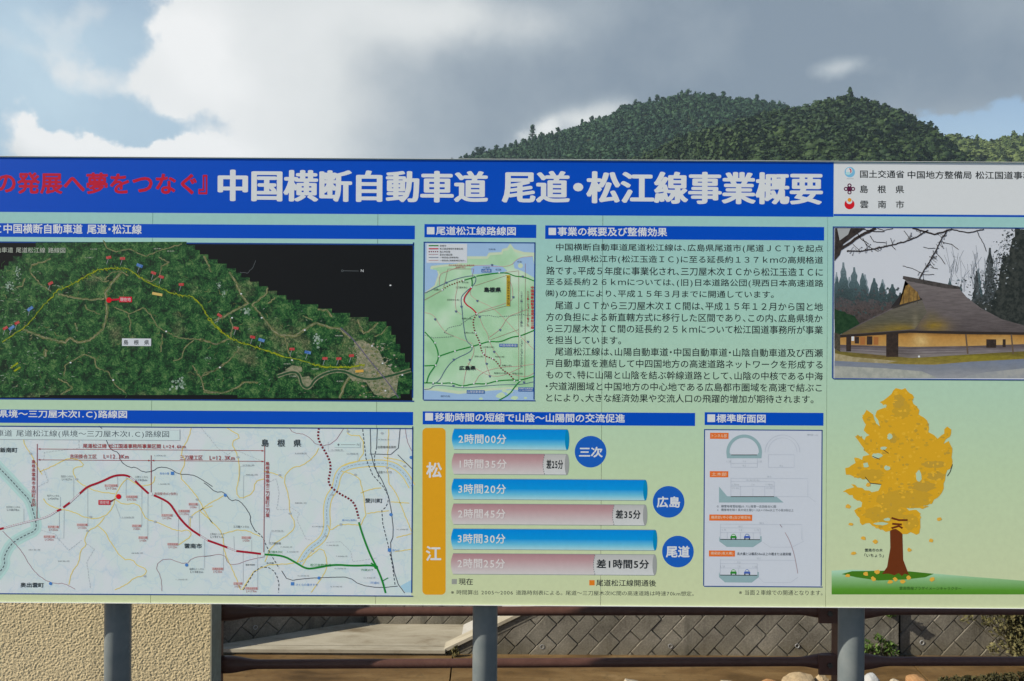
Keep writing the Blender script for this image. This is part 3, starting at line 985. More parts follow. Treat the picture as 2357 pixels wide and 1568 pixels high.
ln = g_.m('SUBTRACT', 1.0, g_.sstep(0.0, 0.045, vor.outputs['Distance']))
cc_ = g_.mix(g_.m('MULTIPLY', ln, 0.28), cc_, tuple(1.34 * v for v in lin((150, 182, 204))))
cc_ = g_.mix(g_.m('MULTIPLY', g_.sstep(0.55, 0.7, n1), 0.35), cc_, tuple(1.34 * v for v in lin((165, 186, 205))))
g_.put(b_.inputs['Base Color'], cc_)
DMAP = m_
p = Print(1)
p.rect(FULL, -138, 980, 949, 1365, DMAP, 1)
p.frame(FULL, -140, 979, 951, 1367, 2.4, NAVY, 9)
dm = p.build('district_map', board)
p = Print(2)
TEAL = ink((158, 186, 188), 0.04)
bord = [(-70, 420), (-10, 490), (60, 560), (170, 680), (230, 740), (260, 830), (285, 930), (280, 985), (200, 1020), (110, 1070), (60, 1130), (30, 1200), (40, 1250), (0, 1310), (-60, 1370)]
p.line(D1, bord, 26, ink((166, 199, 199)), 2, smooth=1)
p.line(D1, bord, 14, TEAL, 3, smooth=1)
riv = [(780, 1250), (850, 1130), (960, 1060), (1000, 960), (990, 820), (1010, 720), (1060, 660), (1080, 540), (1150, 480), (1320, 455), (1500, 460), (1600, 530), (1662, 640)]
p.line(D2, riv, 17, YROAD, 2, smooth=2)
p.line(D2, riv, 12.5, ink((172, 194, 208)), 3, smooth=2)
p.line(D2, riv, 0.8, SLATE, 4, dash=(6, 3), smooth=2)
p.poly(D2, [(1570, 1420), (1660, 1370), (1660, 1470), (1610, 1470)], ink((150, 186, 208)), 3)
p.build('river', dm)
p = Print(4)
for C, pts in [(D1, q) for q in [
    [(185, 265), (190, 310), (240, 380), (290, 480), (330, 545)], [(310, 525), (390, 490), (470, 450), (540, 415), (620, 430), (665, 480), (580, 490), (570, 530), (600, 590), (650, 630), (760, 680), (900, 695)],
    [(340, 735), (370, 780), (450, 815), (560, 830), (690, 895), (820, 880), (890, 800), (905, 700), (960, 610), (1000, 575)], [(820, 880), (760, 955), (690, 985), (660, 1060), (680, 1100), (630, 1140), (620, 1240), (560, 1310), (540, 1410)],
    [(770, 950), (830, 1000), (850, 1050), (960, 1215), (1040, 1210), (1070, 1255), (1155, 1290), (1130, 1340), (1060, 1350), (990, 1410), (900, 1450)], [(905, 740), (960, 780), (1080, 770), (1120, 850), (1150, 900), (1220, 915), (1400, 995), (1480, 975), (1505, 1030), (1400, 1095)],
    [(1500, 175), (1480, 260), (1410, 380), (1460, 440), (1400, 560), (1490, 650), (1560, 740), (1600, 830), (1666, 930)], [(1490, 970), (1490, 880), (1550, 830), (1666, 790)], [(1000, 575), (1100, 640), (1200, 620), (1215, 560)]]] + [(D2, q) for q in [
        [(210, 180), (330, 250), (240, 290), (300, 400), (310, 550), (280, 690), (320, 740), (420, 690), (430, 600), (500, 580)], [(930, 340), (900, 400), (800, 480), (720, 490), (650, 575), (700, 720), (700, 840), (750, 930), (720, 1000), (560, 1100), (510, 1230)],
        [(330, 1450), (450, 1260), (780, 1240), (870, 1180), (960, 1110), (1000, 1230), (980, 1320), (870, 1470)], [(1155, 180), (1160, 240), (1280, 240), (1280, 430), (1110, 480)], [(500, 520), (600, 540), (650, 575)],
        [(1110, 520), (1200, 540), (1270, 600), (1310, 950), (1100, 930), (1020, 990), (1000, 940)], [(1480, 180), (1465, 600), (1540, 690), (1600, 850), (1666, 1010)], [(1310, 850), (1480, 830)], [(1540, 1040), (1660, 1010)], [(1530, 1150), (1666, 1130)], [(0, 830), (100, 920), (180, 1010), (190, 1160), (250, 1280), (320, 1450)],
        [(0, 830), (60, 780), (190, 710)], [(180, 1010), (330, 970), (470, 1030)], [(1260, 690), (1340, 660), (1420, 650)], [(1495, 760), (1640, 770)], [(1440, 410), (1600, 440), (1660, 500)]]]:
    p.line(C, pts, 2.0, YROAD, 4, wob=0.7, smooth=1)
for C, pts in [(D1, [(20, 990), (110, 1075), (180, 1160), (240, 1270), (330, 1365), (440, 1405), (500, 1395), (590, 1445)]), (D1, [(1270, 1460), (1265, 1350), (1215, 1260), (1300, 1195), (1460, 1255), (1510, 1195), (1666, 1180)]),
               (D2, [(30, 1190), (190, 1165), (220, 1250), (290, 1250), (400, 1210), (510, 1190)]), (D2, [(700, 180), (730, 220), (830, 230), (930, 330), (1050, 300), (1130, 180)]), (D2, [(1610, 180), (1620, 280), (1660, 360)])]:
    p.line(C, pts, 1.2, PURPLE, 5, wob=0.5, smooth=1)
BLK = ink((62, 66, 78))
for C, pts in [(D1, [(775, 165), (800, 185)]), (D1, [(830, 268), (865, 350), (935, 375), (940, 440), (1020, 495), (1060, 485), (1125, 530), (1200, 520), (1245, 485), (1330, 495), (1400, 545), (1500, 545), (1560, 570), (1666, 640)]),
               (D2, [(30, 610), (60, 630), (120, 685), (190, 680), (240, 755), (290, 740), (340, 780), (400, 870), (390, 910), (430, 985)]), (D2, [(640, 1300), (690, 1380), (830, 1360), (1040, 1350), (1170, 1350), (1250, 1410), (1400, 1435), (1550, 1420)]),
               (D2, [(1335, 180), (1340, 440), (1450, 630), (1495, 780), (1520, 1020), (1485, 1100), (1535, 1380), (1605, 1475)]), (D2, [(1390, 180), (1385, 330)]), (D2, [(1570, 180), (1550, 390), (1330, 385)]), (D2, [(1550, 390), (1660, 500)])]:
    p.line(C, pts, 1.6, BLK, 5.5, wob=0.3, smooth=1)
for C, pts in [(D2, [(430, 985), (490, 1030), (530, 1130), (620, 1280)]), (D2, [(1275, 190), (1310, 500), (1480, 690), (1470, 790), (1410, 840), (1500, 1200), (1530, 1420)]), (D2, [(1385, 330), (1360, 440), (1405, 580)]), (D1, bord), (D2, [(340, 1450), (450, 1265), (570, 1280), (620, 1380), (615, 1470)])]:
    p.line(C, pts, 1.8, BLK, 6, dash=(6, 3.4), smooth=1)
for C, pts in [(D1, [(340, 430), (350, 370), (620, 340), (620, 250)]), (D1, [(300, 640), (380, 600), (340, 500)]), (D1, [(460, 1050), (540, 1140), (640, 1060)]), (D1, [(680, 1090), (740, 1130), (680, 1230), (710, 1440)]), (D1, [(320, 980), (430, 1010), (470, 1070)]), (D2, [(10, 180), (140, 340), (220, 390), (270, 350), (480, 440)]),
               (D2, [(500, 620), (600, 580), (620, 700), (600, 820), (700, 820)]), (D2, [(700, 800), (780, 850), (760, 900), (830, 1050), (880, 1060)]), (D2, [(990, 1080), (1100, 1070), (1180, 1150), (1200, 1230), (1380, 1200)])]:
    p.line(C, pts, 0.9, LIGHT, 5, dash=(5, 2), wob=0.8)
for pts in [[(-20, 978), (30, 965)], [(445, 832), (480, 818)], [(495, 805), (548, 765)], [(625, 695), (685, 640), (760, 615), (820, 590), (880, 560), (930, 550), (985, 550), (1020, 565)], [(1060, 597), (1110, 645), (1165, 695)],
            [(1205, 708), (1270, 735), (1330, 770), (1370, 830), (1410, 890), (1480, 965), (1570, 1025)]]:
    p.line(D1, pts, 4.8, ink((150, 28, 46)), 7, smooth=2)
for pts in [[(60, 1062), (140, 1090), (215, 1118)], [(285, 1145), (400, 1158), (482, 1168)]]:
    p.line(D2, pts, 4.8, ink((150, 28, 46)), 7, smooth=1)
tun = [(30, 965), (180, 925), (290, 900), (380, 875), (445, 832)]
for C, pts in [(D1, tun), (D1, [(548, 765), (625, 695)]), (D1, [(1020, 565), (1060, 597)]), (D1, [(1570, 1025), (1640, 1068)]), (D2, [(215, 1118), (285, 1145)])]:
    p.line(C, pts, 4.0, ROSE, 6.5, dash=(4, 1.4), smooth=1)
    p.line(C, pts, 2.6, PAPER, 6.8, smooth=1)
p.line(D2, [(505, 1172), (650, 1180), (750, 1235), (830, 1285), (900, 1280), (1050, 1250), (1200, 1262), (1340, 1255), (1385, 1270)], 4.4, GREEN, 7, smooth=2)
p.line(D2, [(1245, 920), (1265, 990), (1300, 1090), (1345, 1200), (1385, 1270), (1430, 1380), (1455, 1475)], 4.2, GREEN, 7.2, smooth=2)
p.line(D2, [(1340, 1240), (1385, 1265)], 3.5, GREEN, 7.4)
p.disc(D2, 1380, 1272, 15, GREEN, 7.6)
p.line(D2, [(1430, 1380), (1475, 1355)], 2, GREEN, 7.4)
p.line(D2, [(932, 180), (922, 250), (945, 310), (990, 380), (1025, 460), (1020, 530), (1003, 600), (1030, 650), (1100, 700), (1180, 740), (1220, 790), (1245, 895)], 4.6, DOTR, 7, dash=(4.4, 3.2), smooth=2)
for C, x, y in [(D1, 1183, 698), (D2, 492, 1170), (D2, 1246, 905)]:
    p.disc(C, x, y, 14, WHITE, 8, n=20)
MBLUE = ink((70, 120, 185))
for C, x, y in [(D1, 397, 1400), (D1, 1463, 1255), (D2, 198, 708), (D2, 933, 1357), (D2, 1497, 860), (D2, 1655, 412)]:
    p.disc(C, x, y, 13, MBLUE, 8, n=14)
for C, x, y in [(D1, 1352, 536), (D2, 725, 1402), (D2, 1485, 1137)]:
    p.rect(C, x - 13, y - 13, x + 13, y + 13, MBLUE, 8)
for C, x, y in [(D1, 240, 382), (D1, 600, 582), (D1, 710, 878), (D1, 686, 987), (D1, 1216, 916), (D1, 1135, 1342), (D1, 1545, 742), (D1, 1497, 878), (D2, 296, 410), (D2, 625, 550), (D2, 705, 852), (D2, 1217, 547), (D2, 1467, 492), (D2, 985, 1028), (D2, 880, 1143), (D2, 1036, 704), (D2, 1104, 936), (D2, 1604, 480), (D2, 1160, 207), (D2, 1427, 222)]:
    p.disc(C, x, y, 12, LIGHT, 8, n=14, ry=9)
LDR = LIGHT
for C, pts in [(D1, [(187, 815), (187, 920)]), (D1, [(578, 572), (578, 745)]), (D1, [(473, 722), (473, 800)]), (D1, [(465, 835), (465, 950)]), (D1, [(503, 820), (500, 1045), (430, 1045)]), (D1, [(688, 650), (688, 935)]), (D1, [(922, 560), (922, 630)]), (D1, [(988, 560), (988, 715)]), (D1, [(1112, 650), (1112, 945)]), (D1, [(1160, 700), (1158, 1060)]), (D1, [(1268, 740), (1268, 860)]),
               (D1, [(1400, 880), (1396, 1085)]), (D1, [(1480, 850), (1480, 960)]), (D1, [(1560, 780), (1566, 1020)]), (D1, [(1604, 1040), (1604, 1280)]), (D2, [(265, 1030), (268, 1130)]), (D2, [(182, 1110), (184, 1280)]), (D2, [(338, 1160), (338, 1400)]), (D2, [(452, 1170), (452, 1440)]), (D2, [(405, 1060), (405, 1150)]),
               (D1, [(905, 780), (945, 888), (1050, 888)]), (D2, [(1005, 290), (1005, 362), (1130, 362)]), (D2, [(740, 385), (830, 385), (880, 435)]), (D2, [(1150, 390), (1240, 390), (1235, 450)]), (D2, [(310, 600), (315, 482), (410, 482)]), (D2, [(340, 740), (342, 555), (430, 555)]), (D2, [(540, 1090), (555, 995), (660, 995)])]:
    p.line(C, pts, 0.7, LDR, 5.2)
p.build('road_line', dm)
p = Print(9)
DR = ink((150, 58, 58))
for C, pts in [(D1, [(292, 305), (290, 895)]), (D1, [(1185, 395), (1185, 685)]), (D2, [(507, 320), (500, 1155)])]:
    p.line(C, pts, 1.4, DR)
p.line(D1, [(300, 345), (2063, 358)], 1.1, DR)
p.line(D1, [(300, 430), (1178, 436)], 1.1, DR)
p.line(D1, [(1192, 436), (2063, 442)], 1.1, DR)
for C, x, y, d in [(D1, 296, 345, 1), (D1, 296, 430, 1), (D1, 1182, 436, -1), (D1, 1188, 436, 1), (D2, 503, 359, -1), (D2, 503, 443, -1)]:
    p.poly(C, [(x, y), (x + 20 * d, y - 7), (x + 20 * d, y + 7)], DR, 9.4)
p.build('dimension_line', dm)
p = Print(10)
p.rect(D1, -140, 188, 1411, 270, ink((186, 204, 210)), 9.2)
p.frame(D1, -140, 188, 1411, 270, 2.5, LIGHT, 9.6)
p.text(D1, '車道 尾道松江線(県境～三刀屋木次I.C)路線図', -28, 1326, 196, 254, ink((62, 72, 84)), 10)
p.text(D1, '尾道松江線 松江国道事務所事業区間 L=24.6km', 650, 1455, 303, 338, DR, bold=0.01)
p.text(D1, '吉田掛合工区', 548, 757, 386, 420, DR, bold=0.01)
p.text(D1, 'L=12.3Km', 812, 1008, 388, 420, DR, bold=0.01)
p.text(D1, '三刀屋工区', 1410, 1588, 395, 431, DR, bold=0.01)
p.text(D2, 'L=12.3Km', 75, 272, 398, 432, DR, bold=0.01)
p.vtext(D1, '島根県雲南市吉田町吉田', 249, 277, 428, 797, DR, bold=0.01)
p.vtext(D2, '島根県雲南市三刀屋町三刀屋', 514, 544, 443, 882, DR, bold=0.01)
for C, s, a, b, c, d in [(D1, '飯南町', 0, 135, 333, 372), (D1, '奥出雲町', 160, 343, 1392, 1430), (D1, '雲南市', 1445, 1582, 1085, 1124), (D2, '島　根　県', 483, 793, 268, 327), (D2, '斐川町', 1293, 1430, 731, 768)]:
    p.text(C, s, a, b, c, d, DARK, bold=0.012)
for C, s, a, b, c, d, m in [(D1, '吉田掛合IC(仮称)', 1210, 1390, 684, 710, ROSE), (D2, '出雲維持出張所', 1393, 1537, 320, 340, DARK), (D2, '出雲バイパス', 1397, 1503, 517, 537, DARK), (D2, '斐川IC(仮称)', 1113, 1225, 895, 913, MBLUE), (D2, '宍道JCT', 1262, 1357, 1284, 1304, GREEN), (D2, '宍道IC', 1337, 1407, 1384, 1403, MBLUE),
                            (D2, '松江自動車道', 865, 1028, 1244, 1266, GREEN), (D2, '三刀屋木次IC', 528, 648, 1142, 1162, GREEN), (D2, 'さくらの里きすき', 752, 922, 1400, 1418, MBLUE), (D2, '三刀屋トンネル', 262, 385, 946, 963, DARK), (D2, '三刀屋拡幅', 543, 633, 1076, 1093, DARK), (D1, '掛合の里', 1253, 1325, 528, 546, MBLUE),
                            (D2, '湯の川', 1505, 1560, 1130, 1148, MBLUE), (D2, '雲南市役所', 357, 430, 1246, 1260, DARK), (D2, '木次駅', 520, 580, 1232, 1248, DARK)]:
    p.text(C, s, a, b, c, d, m)
for C, s, t_, a, b, y, red in [(D1, '吉田トンネル', 'L=1627m', 478, 572, 560, 0), (D1, '杉戸トンネル', 'L=547m', 370, 465, 712, 0), (D1, '大万木トンネル', 'L=4878m', 48, 158, 800, 0), (D1, '杉戸第一橋', 'L=35m', 378, 460, 956, 1), (D1, '杉戸第二橋', 'L=245m', 345, 428, 1033, 1), (D1, '大吉田川橋', 'L=135m', 605, 685, 940, 1), (D1, '木ノ下高架橋', 'L=73m', 822, 920, 632, 1),
                               (D1, '川尻高架橋', 'L=175m', 990, 1075, 720, 1), (D1, '川尻トンネル', 'L=426m', 1058, 1160, 565, 0), (D1, '吉田川橋', 'L=383m', 1038, 1105, 948, 1), (D1, '深谷川橋', 'L=160m', 1088, 1155, 1040, 1), (D1, '中野高架橋', 'L=123m', 1315, 1395, 1092, 1), (D1, '大志戸川橋', 'L=129m', 1268, 1350, 865, 1), (D1, '六重高架橋', 'L=125m', 1400, 1483, 832, 1),
                               (D1, '飯石川橋', 'L=256m', 1482, 1548, 778, 1), (D2, '上熊谷トンネル', 'L=971m', 75, 190, 1012, 0), (D2, '深谷川橋', 'L=230m', 328, 395, 1040, 1), (D2, '石橋高架橋', 'L=230m', 98, 180, 1285, 1), (D2, '正福川橋', 'L=305m', 265, 330, 1400, 1), (D2, '下熊谷高架橋', 'L=179m', 355, 450, 1438, 1), (D1, '福原山トンネル', 'L=482m', 1485, 1600, 1286, 0)]:
    m = DR if red else GREY
    if red:
        p.rect(C, a - 3, y - 11, b + 3, y + 10, ink((190, 172, 174)), 9.0)
    p.text(C, s, a, b, y - 9, y + 9, m)
    p.text(C, t_, a + 8, b - 8, y + 14, y + 31, m)
for C, s, x, y in [(D2, '12,188台/日', 1028, 352), (D2, '4,053台/日', 745, 378), (D2, '12,050台/日', 1150, 381), (D2, '39,856台/日', 1395, 271), (D2, '579台/日', 335, 472), (D2, '905台/日', 360, 546), (D2, '880台/日', 745, 768), (D2, '8,297台/日', 880, 953), (D2, '23,256台/日', 1540, 975), (D2, '10,977台/日', 562, 986), (D2, '7,052台/日', 632, 1113), (D2, '5,452台/日', 682, 1151), (D2, '1,441台/日', 995, 1100), (D2, '7,600台/日', 1065, 1186), (D2, '10,525台/日', 1055, 1282), (D2, '12,410台/日', 1283, 1355), (D2, '15,651台/日', 765, 1339), (D2, '8,914台/日', 1024, 1424), (D1, '1,236台/日', 960, 880), (D1, '381台/日', 225, 1135), (D1, '387台/日', 455, 1224), (D1, '462台/日', 1030, 1161), (D1, '1,203台/日', 1380, 1368), (D1, '1,509台/日', 1240, 620), (D1, '5,039台/日', 1210, 397)]:
    p.text(C, s, x, x + 88, y - 6, y + 6, GREY)
p.disc(D1, 930, 718, 20, ink((190, 20, 34)), 10)
p.poly(D1, [(860, 768), (860, 752), (920, 728)], DOTR, 9.8)
p.rect(D1, 772, 745, 866, 783, ink((176, 30, 50)), 10)
p.text(D1, '現在地', 781, 857, 751, 777, WHITE, 11)
p.rect(D2, 1053, 292, 1255, 332, ink((184, 204, 208)), 9.2)
p.text(D2, 'N', 1230, 1248, 302, 320, GREY)
p.line(D2, [(1105, 312), (1220, 312)], 1.0, GREY, 10)
p.disc(D2, 1086, 312, 10, GREY, 10, n=4)
p.build('lettering', dm)

# --- travel time chart
p = Print(1)


def rrect(p, C, x0, y0, x1, y1, r, m, layer):
    pts = []
    for cx, cy, a in ((x1 - r, y0 + r, -90), (x1 - r, y1 - r, 0), (x0 + r, y1 - r, 90), (x0 + r, y0 + r, 180)):
        pts += [(cx + r * math.cos(R(a + 15 * i)), cy + r * math.sin(R(a + 15 * i))) for i in range(7)]
    p.poly(C, pts, m, layer)


rrect(p, T1, 58, 180, 240, 1488, 34, ORANGE, 1)
sl = p.build('origin_label', board)
p = Print(2)
p.text(T1, '松', 88, 211, 449, 571, WHITE, bold=0.025)
p.text(T1, '江', 85, 206, 1106, 1223, WHITE, bold=0.025)
p.build('lettering', sl)
CAPB, CAPG = ink((0, 124, 176)), ink((142, 146, 148))
LINEG = ink((122, 130, 140))
bars = [(1040.5, 987, 1305.5, 0, None, '2時間00分', (342, 716, 228, 304), None), (1040, 1044, 1305, 1, 1254, '1時間35分', (350, 720, 424, 499), (T1, '差25分', 1030, 1160, 428, 502)),
        (1039.5, 1102, 1485.5, 0, None, '3時間20分', (340, 713, 619, 696), None), (1039, 1159.5, 1485, 1, 1414, '2時間45分', (337, 710, 814, 890), (T2, '差35分', 514, 710, 822, 893)),
        (1038.5, 1217, 1508, 0, None, '3時間30分', (335, 709, 1009, 1086), None), (1038, 1274, 1507, 1, 1370, '2時間25分', (333, 706, 1203, 1280), (T2, '差1時間5分', 364, 776, 1210, 1282))]
for (x0, y0, x1, pinkish, split, s, tb, dt) in bars:
    h = 47.5
    zt_, zb_ = EYE - U(x0, y0)[1] * S, EYE - U(x0, y0 + h)[1] * S
    if pinkish:
        m = ink_gradient('bar_rose', [(0.0, (192, 190, 192)), (0.25, (186, 176, 180)), (0.7, (172, 140, 146)), (1.0, (160, 122, 130))], zb_, zt_)
    else:
        m = ink_gradient('bar_blue', [(0.0, (160, 200, 220)), (0.25, (96, 176, 232)), (0.52, (6, 138, 240)), (1.0, (0, 126, 236))], zb_, zt_)
    a = U(x0, y0)
    w = x1 - x0

    def barpts(xa, xb, both=True):
        n = 10
        left = [(xa - 5.2 * math.sin(math.pi * i / n), a[1] + h - h * i / n) for i in range(n + 1)]
        right = [(xb - 5.2 * math.sin(math.pi * i / n) * (0 if both else 1), a[1] + h * i / n) for i in range(n + 1)]
        return [(q[0] + 5, q[1]) for q in left] + [(q[0], q[1]) for q in right]
    p = Print(2)
    xe = (split - x0 + a[0]) if split else a[0] + w
    p.raw(barpts(a[0], xe), m, 2)
    if split:
        gm = ink_gradient('bar_grey', [(0.0, (192, 196, 200)), (0.6, (182, 184, 186)), (1.0, (168, 170, 172))], zb_, zt_)
        n = 10
        p.raw([(xe - 4 * math.sin(math.pi * i / n), a[1] + h - h * i / n) for i in range(n + 1)] + [(a[0] + w, a[1]), (a[0] + w, a[1] + h)], gm, 3)
    n = 24
    p.raw([(a[0] + w + 5 * math.cos(2 * math.pi * i / n), a[1] + h / 2 + h / 2 * math.sin(2 * math.pi * i / n)) for i in range(n)], CAPG if pinkish else CAPB, 4)
    for yy in (0, h):
        for k in range(1 if not pinkish else 1):
            p.raw([(a[0] + 5, a[1] + yy - 0.5), (a[0] + w, a[1] + yy - 0.5), (a[0] + w, a[1] + yy + 0.5), (a[0] + 5, a[1] + yy + 0.5)], LINEG, 4.5)
    if split:
        for k in range(9):
            yk = a[1] + h * (k + 0.3) / 9
            xk = xe - 4 * math.sin(math.pi * (k + 0.5) / 9)
            p.raw([(xk - 0.6, yk), (xk + 0.6, yk), (xk + 0.6, yk + 3), (xk - 0.6, yk + 3)], GREY, 5)
    bo = p.build('chart_bar', board)
    p = Print(6)
    p.text(T1, s, *tb, ink((196, 204, 206)) if not pinkish else ink((200, 196, 198)), bold=0.016)
    if dt:
        p.text(*dt[:6], DARK, bold=0.022)
    p.build('lettering', bo)
for x, y, s, tb in [(318, 367, '三次', (228, 413, 328, 411)), (930, 760, '広島', (837, 1021, 717, 805)), (1003, 1150, '尾道', (909, 1095, 1104, 1196))]:
    p = Print(1)
    p.disc(T2, x, y, 124, ink((24, 86, 176)), 1, n=64)
    bo = p.build('city_badge', board)
    p = Print(2)
    p.text(T2, s, *tb, WHITE, bold=0.028)
    p.build('lettering', bo)
p = Print(1)
p.rect(T1, 288, 1365, 329, 1405, ink((140, 144, 140)))
p.text(T1, '現在', 342, 454, 1359, 1411, DARK, bold=0.01)
p.rect(T2, 308, 1374, 350, 1415, ink((204, 116, 34)))
p.text(T2, '尾道松江線開通後', 362, 832, 1369, 1421, DARK, bold=0.01)
p.text(T1, '※時間算出 2005～2006 道路時刻表による。 尾道～三刀屋木次IC間の高速道路は時速70km想定。', 282, 282 + 1903, 1450, 1487, DARK)
p.text(XX, '※当面２車線での開通となります。', 345, 1000, 1450, 1490, DARK)
p.build('footnote_lettering', board)

# --- cross sections
p = Print(1)
p.rect(FULL, 1623, 990, 1891, 1349, ink((186, 193, 206), 0.03), 1)
p.frame(FULL, 1620.5, 988, 1893.5, 1351, 2.4, NAVY, 2)
xs = p.build('cross_section_diagram', board)
p = Print(3)
STEEL = ink((132, 160, 168), 0.06)
for rr in ((262, 218, 523, 266, 'トンネル部'),):
    pass
for x0, y0, x1, y1, s in [(118, 218, 263, 266, 'トンネル部'), (116, 519, 261, 567, '土木部'), (112, 859, 448, 907, '橋梁部(中小橋)及び積雪地'), (109, 1141, 313, 1188, '橋梁部(長大橋)')]:
    p.rect(XX, x0, y0, x1, y1, DORANGE, 3)
    p.text(XX, s, x0 + 14, x1 - 14, y0 + 10, y1 - 11, ink((222, 196, 178)), 4)
    p.build('caption_tag', xs)
    p = Print(3)
p = Print(3)
p.ring(XX, 385, 372, 115, 140, STEEL, 3, math.pi, 2 * math.pi)
p.poly(XX, [(245, 372), (270, 372), (283, 394), (487, 394), (500, 372), (525, 372), (520, 418), (250, 418)], STEEL, 3.4)
p.line(XX, [(283, 392), (487, 392)], 1.6, DARK, 5)
p.poly(XX, [(188, 640), (252, 716), (640, 720), (694, 765), (188, 765)], STEEL, 3)
p.line(XX, [(280, 719), (620, 719)], 1.6, DARK, 5)
p.poly(XX, [(190, 1028), (197, 1052), (510, 1056), (510, 1030), (522, 1030), (522, 1070), (455, 1115), (248, 1113), (190, 1070)], STEEL, 3)
p.line(XX, [(197, 1054), (510, 1056)], 1.6, DARK, 5)
p.poly(XX, [(188, 1308), (196, 1332), (488, 1336), (488, 1310), (500, 1310), (500, 1350), (445, 1393), (234, 1391), (188, 1350)], STEEL, 3)
p.line(XX, [(196, 1334), (488, 1336)], 1.6, DARK, 5)
FAINT = ink((166, 174, 188))
for pts in [[(281, 420), (281, 490)], [(488, 420), (488, 490)], [(281, 458), (488, 458)], [(281, 489), (488, 489)], [(575, 390), (777, 390), (777, 490), (575, 490), (575, 390)], [(281, 575), (884, 577), (884, 720)], [(281, 600), (620, 602)], [(281, 637), (620, 640)], [(281, 570), (281, 715)], [(356, 637), (356, 715)], [(453, 655), (453, 715)], [(546, 640), (546, 715)], [(620, 600), (620, 715)], [(620, 718), (890, 720), (945, 760)],
            [(200, 935), (837, 938), (837, 1050), (850, 1070), (760, 1115), (590, 1115), (530, 1075)], [(200, 963), (510, 965)], [(200, 1000), (510, 1002)], [(200, 930), (200, 1050)], [(510, 965), (510, 1050)], [(356, 1000), (356, 1050)], [(252, 1000), (252, 1050)], [(456, 1002), (456, 1050)],
            [(198, 1215), (790, 1219)], [(198, 1243), (488, 1245)], [(198, 1278), (488, 1280)], [(198, 1210), (198, 1330)], [(488, 1245), (488, 1330)], [(342, 1280), (342, 1330)], [(500, 1355), (540, 1392), (750, 1392), (808, 1350)]]:
    p.line(XX, pts, 0.7, FAINT, 4)
p.ring(XX, 685, 372, 135, 138, FAINT, 4, math.pi, 2 * math.pi)
p.ring(XX, 685, 372, 113, 115, FAINT, 4, math.pi, 2 * math.pi)
p.line(XX, [(665, 937), (682, 960)], 1.4, ink((120, 105, 118)), 5)
p.line(XX, [(705, 1000), (740, 1060), (775, 1160), (797, 1270), (805, 1320)], 1.3, ink((150, 128, 136)), 5, smooth=2)
p.build('section_drawing', xs)
for y in (1034, 1313):
    for x, m in ((301, ink((40, 128, 44))), (408, ink((66, 92, 168)))):
        p = Print(5)
        p.poly(XX, [(x - 18, y - 6), (x - 14, y - 18), (x - 6, y - 23), (x + 6, y - 23), (x + 14, y - 18), (x + 18, y - 6)], m, 5)
        p.poly(XX, [(x - 13, y - 8), (x - 10, y - 17), (x + 10, y - 17), (x + 13, y - 8)], ink((196, 208, 206)), 6)
        p.poly(XX, [(x - 24, y - 2), (x - 18, y - 7), (x + 18, y - 7), (x + 24, y - 2), (x + 24, y + 11), (x - 24, y + 11)], m, 5.5)
        p.rect(XX, x - 22, y + 10, x - 14, y + 19, DARK, 6)
        p.rect(XX, x + 14, y + 10, x + 22, y + 19, DARK, 6)
        p.rect(XX, x - 10, y + 9, x + 10, y + 13, LIGHT, 6.5)
        p.build('car_drawing', xs)
p = Print(5)
for s, a, b, y in [('単位:m', 876, 962, 234), ('1.25', 248, 280, 443), ('7.0', 375, 396, 443), ('1.25', 492, 522, 443), ('9.5', 374, 396, 476), ('9.5', 664, 686, 478), ('20.5', 565, 596, 562), ('10.5(12.0)', 400, 502, 591), ('1.75+α', 290, 344, 625), ('7.0', 443, 464, 625), ('1.75+α', 555, 608, 625), ('(+1.25)', 290, 344, 653), ('(+1.25)', 556, 608, 653),
                   ('20.5', 505, 536, 926), ('10.5', 342, 370, 952), ('1.75', 212, 242, 980), ('7.0', 346, 367, 980), ('1.75', 468, 500, 982), ('18.5', 486, 512, 1203), ('9.5', 332, 354, 1234), ('1.25', 200, 232, 1266), ('7.0', 333, 354, 1266), ('1.25', 452, 484, 1268)]:
    p.text(XX, s, a, b, y - 7, y + 7, LIGHT)
p.text(XX, 'α', 172, 184, 789, 803, GREY)
p.text(XX, '積雪地堆雪拡幅(0.75)堆雪～吉田掛合IC間', 204, 634, 784, 808, GREY)
p.text(XX, '＊', 172, 184, 817, 831, GREY)
p.text(XX, '積雪地を除く長大切土部(1:2)L=150m以上で小段3段以上', 204, 772, 812, 836, GREY)
p.text(XX, '長大橋とは橋長50m以上の橋または高架橋', 330, 752, 1155, 1179, DARK)
p.build('lettering', xs)

# --- printed photograph of a thatched house
HX1 = 2396


def hx(u):
    return (u / K - 3300) * 2.0628


HH0 = HH
HH = lambda x, y: HH0(max(77.0, min(hx(HX1), x)), max(66.0, min(1304.0, y)))


p = Print(1)
p.rect(FULL, 1918, 524, HX1, 871, ink((188, 193, 204), 0.03, 12), 1)
p.frame(FULL, 1916.5, 521.5, HX1 + 2, 873, 2.2, NAVY, 20)
hp = p.build('house_picture', board)
XE = hx(HX1)
rh = random.Random(11)


def jag(x0, y0, x1, y1, n, amp):
    return [(x0 + (x1 - x0) * i / n + rh.uniform(-amp, amp) * 0.4, y0 + (y1 - y0) * i / n + rh.uniform(-amp, amp)) for i in range(n + 1)]


def conifer_print(p, x, yt, yb, w, m, layer):
    pts_l, pts_r = [], []
    n = 12
    for i in range(n + 1):
        t = i / n
        ww = w * (0.06 + 0.94 * t) * (0.75 if i % 2 else 1.05)
        pts_l.append((x - ww * rh.uniform(0.8, 1.15), yt + (yb - yt) * t))
        pts_r.append((x + ww * rh.uniform(0.8, 1.15), yt + (yb - yt) * t))
    p.poly(HH, pts_l + pts_r[::-1], m, layer)


